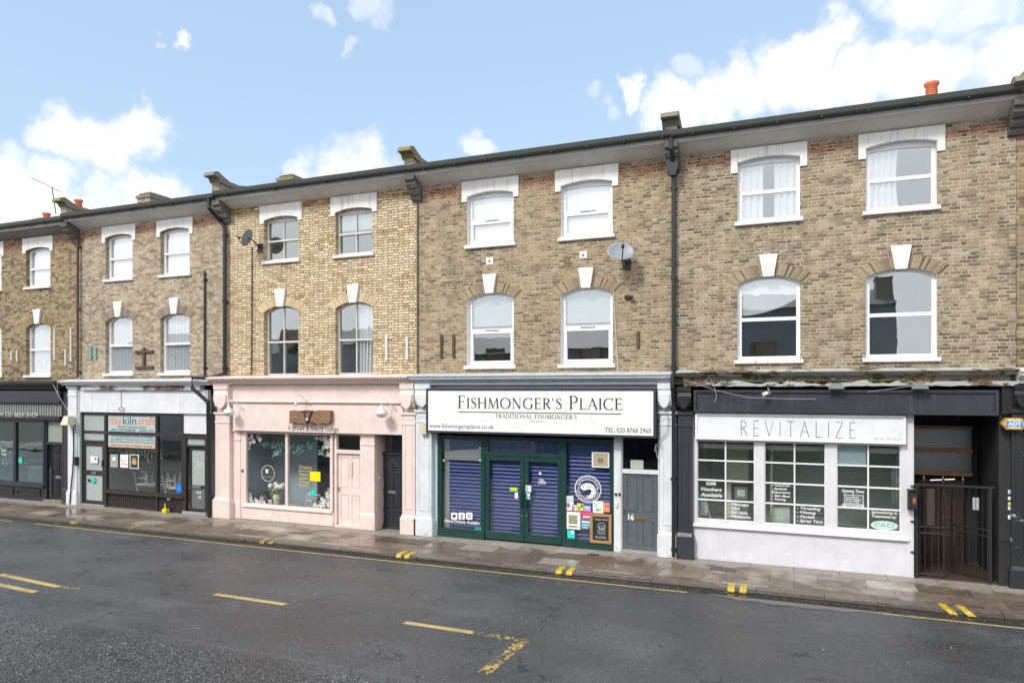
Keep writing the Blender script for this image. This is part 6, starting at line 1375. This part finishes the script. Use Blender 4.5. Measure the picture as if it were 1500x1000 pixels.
# access covers in the pavement
IRON = plain('iron cover', (.10, .085, .075), .5, .3)
for a, b, y0_, y1_, lb in ((G(540, 795, 0)[0], G(612, 801, 0)[0], -1.15, -.75, 'rectangular access cover in the pavement outside the dark door'), (G(1040, 836, 0)[0], G(1076, 839, 0)[0], -.95, -.7, 'small access cover in the pavement by the charcoal pilaster')):
    o = ob('access_cover', B().box(a, b, y0_, y1_, -.01, .004), IRON, None, lb, 'cover', 'covers in the pavement')
    ob('rim', B().box(a - .02, b + .02, y0_ - .02, y0_, 0, .007).box(a - .02, b + .02, y1_, y1_ + .02, 0, .007).box(a - .02, a, y0_, y1_, 0, .007).box(b, b + .02, y0_, y1_, 0, .007), BLK, o)
a = G(862, 817.5, 0)[0]; ob('drain_grate', B().box(a - .14, a + .14, -.62, -.5, 0, .005), BLK, None, 'little dark grate in the slabs below the chalkboard', 'grate')
# leaves in the gutter and specks on the road
m = B(); rr = random.Random(77)
for i in range(1500):
    x = rr.uniform(-30, 8); y = -2.32 - abs(rr.gauss(0, .09)); s_ = rr.uniform(.006, .026); a = rr.uniform(0, 6.28)
    q = [(x + s_ * math.cos(a + k * 1.57) * (1 if k % 2 else .55), y + s_ * math.sin(a + k * 1.57) * (1 if k % 2 else .55), -.092 + rr.uniform(0, .012)) for k in range(4)]; m.quad(*q)
ob('fallen_leaves', m, island_brick('leaf litter', [(.05, .035, .015), (.22, .12, .04), (.35, .25, .10), (.12, .07, .03)]), kind='stuff', label='brown leaf litter along the gutter')
m = B()
for i in range(150):
    x = rr.uniform(-24, 4); y = rr.uniform(-11.5, -2.9); s_ = rr.uniform(.01, .034); a = rr.uniform(0, 6.28)
    m.quad(*[(x + s_ * math.cos(a + k * 1.57) * (1 if k % 2 else .5), y + s_ * math.sin(a + k * 1.57) * (1 if k % 2 else .5), -.094) for k in range(4)])
ob('road_litter', m, plain('pale scraps', (.5, .5, .48), .6), kind='stuff', label='pale scraps scattered on the wet asphalt')

# ================================================================= the other side of the street, seen only in reflections
WD = glass('far window', 1.5, (.1, .1, .1), 0, .2)
for i, (xa_, xb_, hgt_) in enumerate(((-46, -38.2, 7.0), (-38, -31, 6.4), (-29.5, -22, 6.8), (-21.8, -13, 6.0), (-12.8, -4, 6.2), (-3.8, 4.4, 7.9), (8.2, 15, 7.6), (15.2, 22, 7.0), (22.2, 29, 7.3))):
    x = (xa_ + xb_) / 2; wdt = xb_ - xa_
    t = thing('opposite_house', (x, -20, 0), 'brick house across the street behind the camera, number %s from the left' % ('first', 'second', 'third', 'fourth', 'fifth', 'sixth', 'seventh', 'eighth', 'ninth')[i], 'house', 'houses across the street')
    ob('wall', B().box(x - wdt / 2, x + wdt / 2, -28, -19.2, 0, hgt_), plain('far blue grey wall', (.30, .335, .36), .9), t)
    ob('roof', B().extrude_x([(-28.4, hgt_), (-18.8, hgt_), (-23.6, hgt_ + 1.3)], x - wdt / 2, x + wdt / 2), ROOF, t)
    ob('chimney', B().box(x + wdt / 2 - .8, x + wdt / 2, -21.4, -20.2, hgt_, hgt_ + 1.5), bricks['e'], t)
    ob('shop_front', B().bbox(x - wdt / 2 + .2, x + wdt / 2 - .2, -19.2, -19.05, .4, 3.0), (SHW, NAVY, GREEN)[i % 3], t)
    for u in (-1.7, 1.7): ob('window', B().box(x + u - .6, x + u + .6, -19.2, -19.15, 4.5, 6.3), plain('grey far frame', (.12, .12, .12)), t); ob('pane', B().quad((x + u + .5, -19.13, 4.6), (x + u - .5, -19.13, 4.6), (x + u - .5, -19.13, 6.2), (x + u + .5, -19.13, 6.2)), WD, t)

# ================================================================= sky, sun, camera
SUN_EL, SUN_AZ = R(44), R(200)      # direction towards the sun measured from +Y, clockwise
w = bpy.data.worlds.new('World'); S.world = w; w.use_nodes = True; nt = w.node_tree; nt.nodes.clear()
class WT(NT):
    def __init__(s, tree): s.t = tree
t = WT(nt); out = nt.nodes.new('ShaderNodeOutputWorld'); bg = nt.nodes.new('ShaderNodeBackground'); bg.inputs[1].default_value = .11
sky = nt.nodes.new('ShaderNodeTexSky'); sky.sky_type = 'NISHITA'; sky.sun_disc = False; sky.sun_elevation = SUN_EL; sky.sun_rotation = SUN_AZ; sky.air_density = 1.3; sky.dust_density = .8; sky.ozone_density = 1.6
tc = nt.nodes.new('ShaderNodeTexCoord'); gv = tc.outputs['Generated']
nz = nt.nodes.new('ShaderNodeTexNoise'); t.put(nz.inputs['Vector'], gv); nz.inputs['Scale'].default_value = 14; nz.inputs['Detail'].default_value = 8; nz.inputs['Roughness'].default_value = .58
sb = nt.nodes.new('ShaderNodeVectorMath'); sb.operation = 'MULTIPLY_ADD'; t.put(sb.inputs[0], nz.outputs[1]); sb.inputs[1].default_value = (.12, .12, .12); ad = nt.nodes.new('ShaderNodeVectorMath'); ad.operation = 'SUBTRACT'; ad.inputs[1].default_value = (.06, .06, .06)
t.put(sb.inputs[2], gv); t.put(ad.inputs[0], sb.outputs[0]); wv = ad.outputs[0]
CLOUDS = [(150, 215, 60, .9), (205, 188, 42, .9), (100, 205, 45, .8), (20, 250, 40, .5), (0, 310, 90, .95), (80, 300, 60, .9), (160, 300, 40, .6), (225, 290, 46, .8), (545, 225, 40, .85), (505, 245, 42, .85), (455, 262, 36, .7), (570, 250, 30, .7), (425, 255, 18, .5), (985, 170, 42, .85), (1040, 145, 45, .9), (1100, 125, 50, .95), (1160, 105, 52, .95), (1200, 62, 40, .95), (1185, 130, 50, .95),
          (1250, 130, 55, .95), (1300, 100, 50, .95), (1360, 110, 62, .95), (1410, 85, 44, .9), (1475, 85, 55, .9), (1320, 10, 52, .75), (1400, 5, 60, .7), (1480, 0, 40, .5), (935, 133, 22, .8), (715, 213, 26, .6), (240, 36, 20, .7), (465, 8, 20, .4), (545, 0, 28, .45), (513, 60, 14, .4), (1000, 106, 20, .35), (880, 138, 18, .3), (-130, 260, 120, 1), (1700, 60, 170, .9)]
mask = None
for px, py, r, k in CLOUDS:
    d = pdir(px, py); dp = nt.nodes.new('ShaderNodeVectorMath'); dp.operation = 'DISTANCE'; t.put(dp.inputs[0], wv); dp.inputs[1].default_value = d
    rad = r / F_ * (1 / (1 + ((px - CX) / F_) ** 2)) ** .5
    mr = nt.nodes.new('ShaderNodeMapRange'); mr.interpolation_type = 'SMOOTHSTEP'; t.put(mr.inputs[0], dp.outputs['Value']); mr.inputs[1].default_value = rad * 1.12; mr.inputs[2].default_value = rad * .45; mr.inputs[3].default_value = 0; mr.inputs[4].default_value = k
    mask = mr.outputs[0] if mask is None else t.math('MAXIMUM', mask, mr.outputs[0])
# broad cloud over the rest of the sky, behind the camera
sep = nt.nodes.new('ShaderNodeSeparateXYZ'); t.put(sep.inputs[0], gv)
beh = t.step(t.math('ADD', sep.outputs[1], t.math('MULTIPLY', t.noise(gv, 2.2, 6, .6), -.9)), -.25, -.65)
over = t.step(t.math('ADD', sep.outputs[2], t.math('MULTIPLY', t.noise(gv, 3.1, 5, .6), .5)), .98, 1.1)
mask = t.math('MAXIMUM', mask, t.math('MAXIMUM', beh, t.math('MULTIPLY', over, .8)))
vis = t.step(sep.outputs[1], -.1, -.3)
cl = t.mix(vis, t.ramp(t.noise(wv, 6, 6, .6), [(.3, (5.0, 5.2, 5.6)), (.52, (6.6, 6.6, 6.6))]), (8.9, 9.1, 9.4))
hz = nt.nodes.new('ShaderNodeMix'); hz.data_type = 'RGBA'; t.put(hz.inputs[0], .5); t.put(hz.inputs[6], sky.outputs[0]); t.put(hz.inputs[7], (3.7, 4.8, 6.1, 1))
fin = t.mix(mask, hz.outputs[2], cl)
t.put(bg.inputs[0], fin); nt.links.new(bg.outputs[0], out.inputs[0])
sl = bpy.data.lights.new('Sun', 'SUN'); sl.energy = 1.7; sl.angle = R(11); sl.color = (1, .955, .9); so = bpy.data.objects.new('Sun', sl); COL.objects.link(so)
sd = Vector((math.sin(SUN_AZ) * math.cos(SUN_EL), math.cos(SUN_AZ) * math.cos(SUN_EL), math.sin(SUN_EL)))
so.rotation_euler = sd.to_track_quat('Z', 'Y').to_euler(); so.location = sd * 60
cam = bpy.data.cameras.new('Camera'); co = bpy.data.objects.new('Camera', cam); COL.objects.link(co); S.camera = co
co.location = (0, -CD, CH); co.rotation_euler = (R(90), 0, math.atan2(KK, SS)); cam.sensor_width = 36; cam.lens = F_ / 1500 * 36; cam.shift_y = 70 / 1500; cam.clip_end = 3000; cam.clip_start = .05
S.view_settings.view_transform = 'Standard'; S.view_settings.look = 'None'; S.view_settings.gamma = 1; S.view_settings.exposure = .75
S.render.engine = 'CYCLES'; S.cycles.max_bounces = 8; S.cycles.transparent_max_bounces = 16
S.render.resolution_x = 1024; S.render.resolution_y = 682
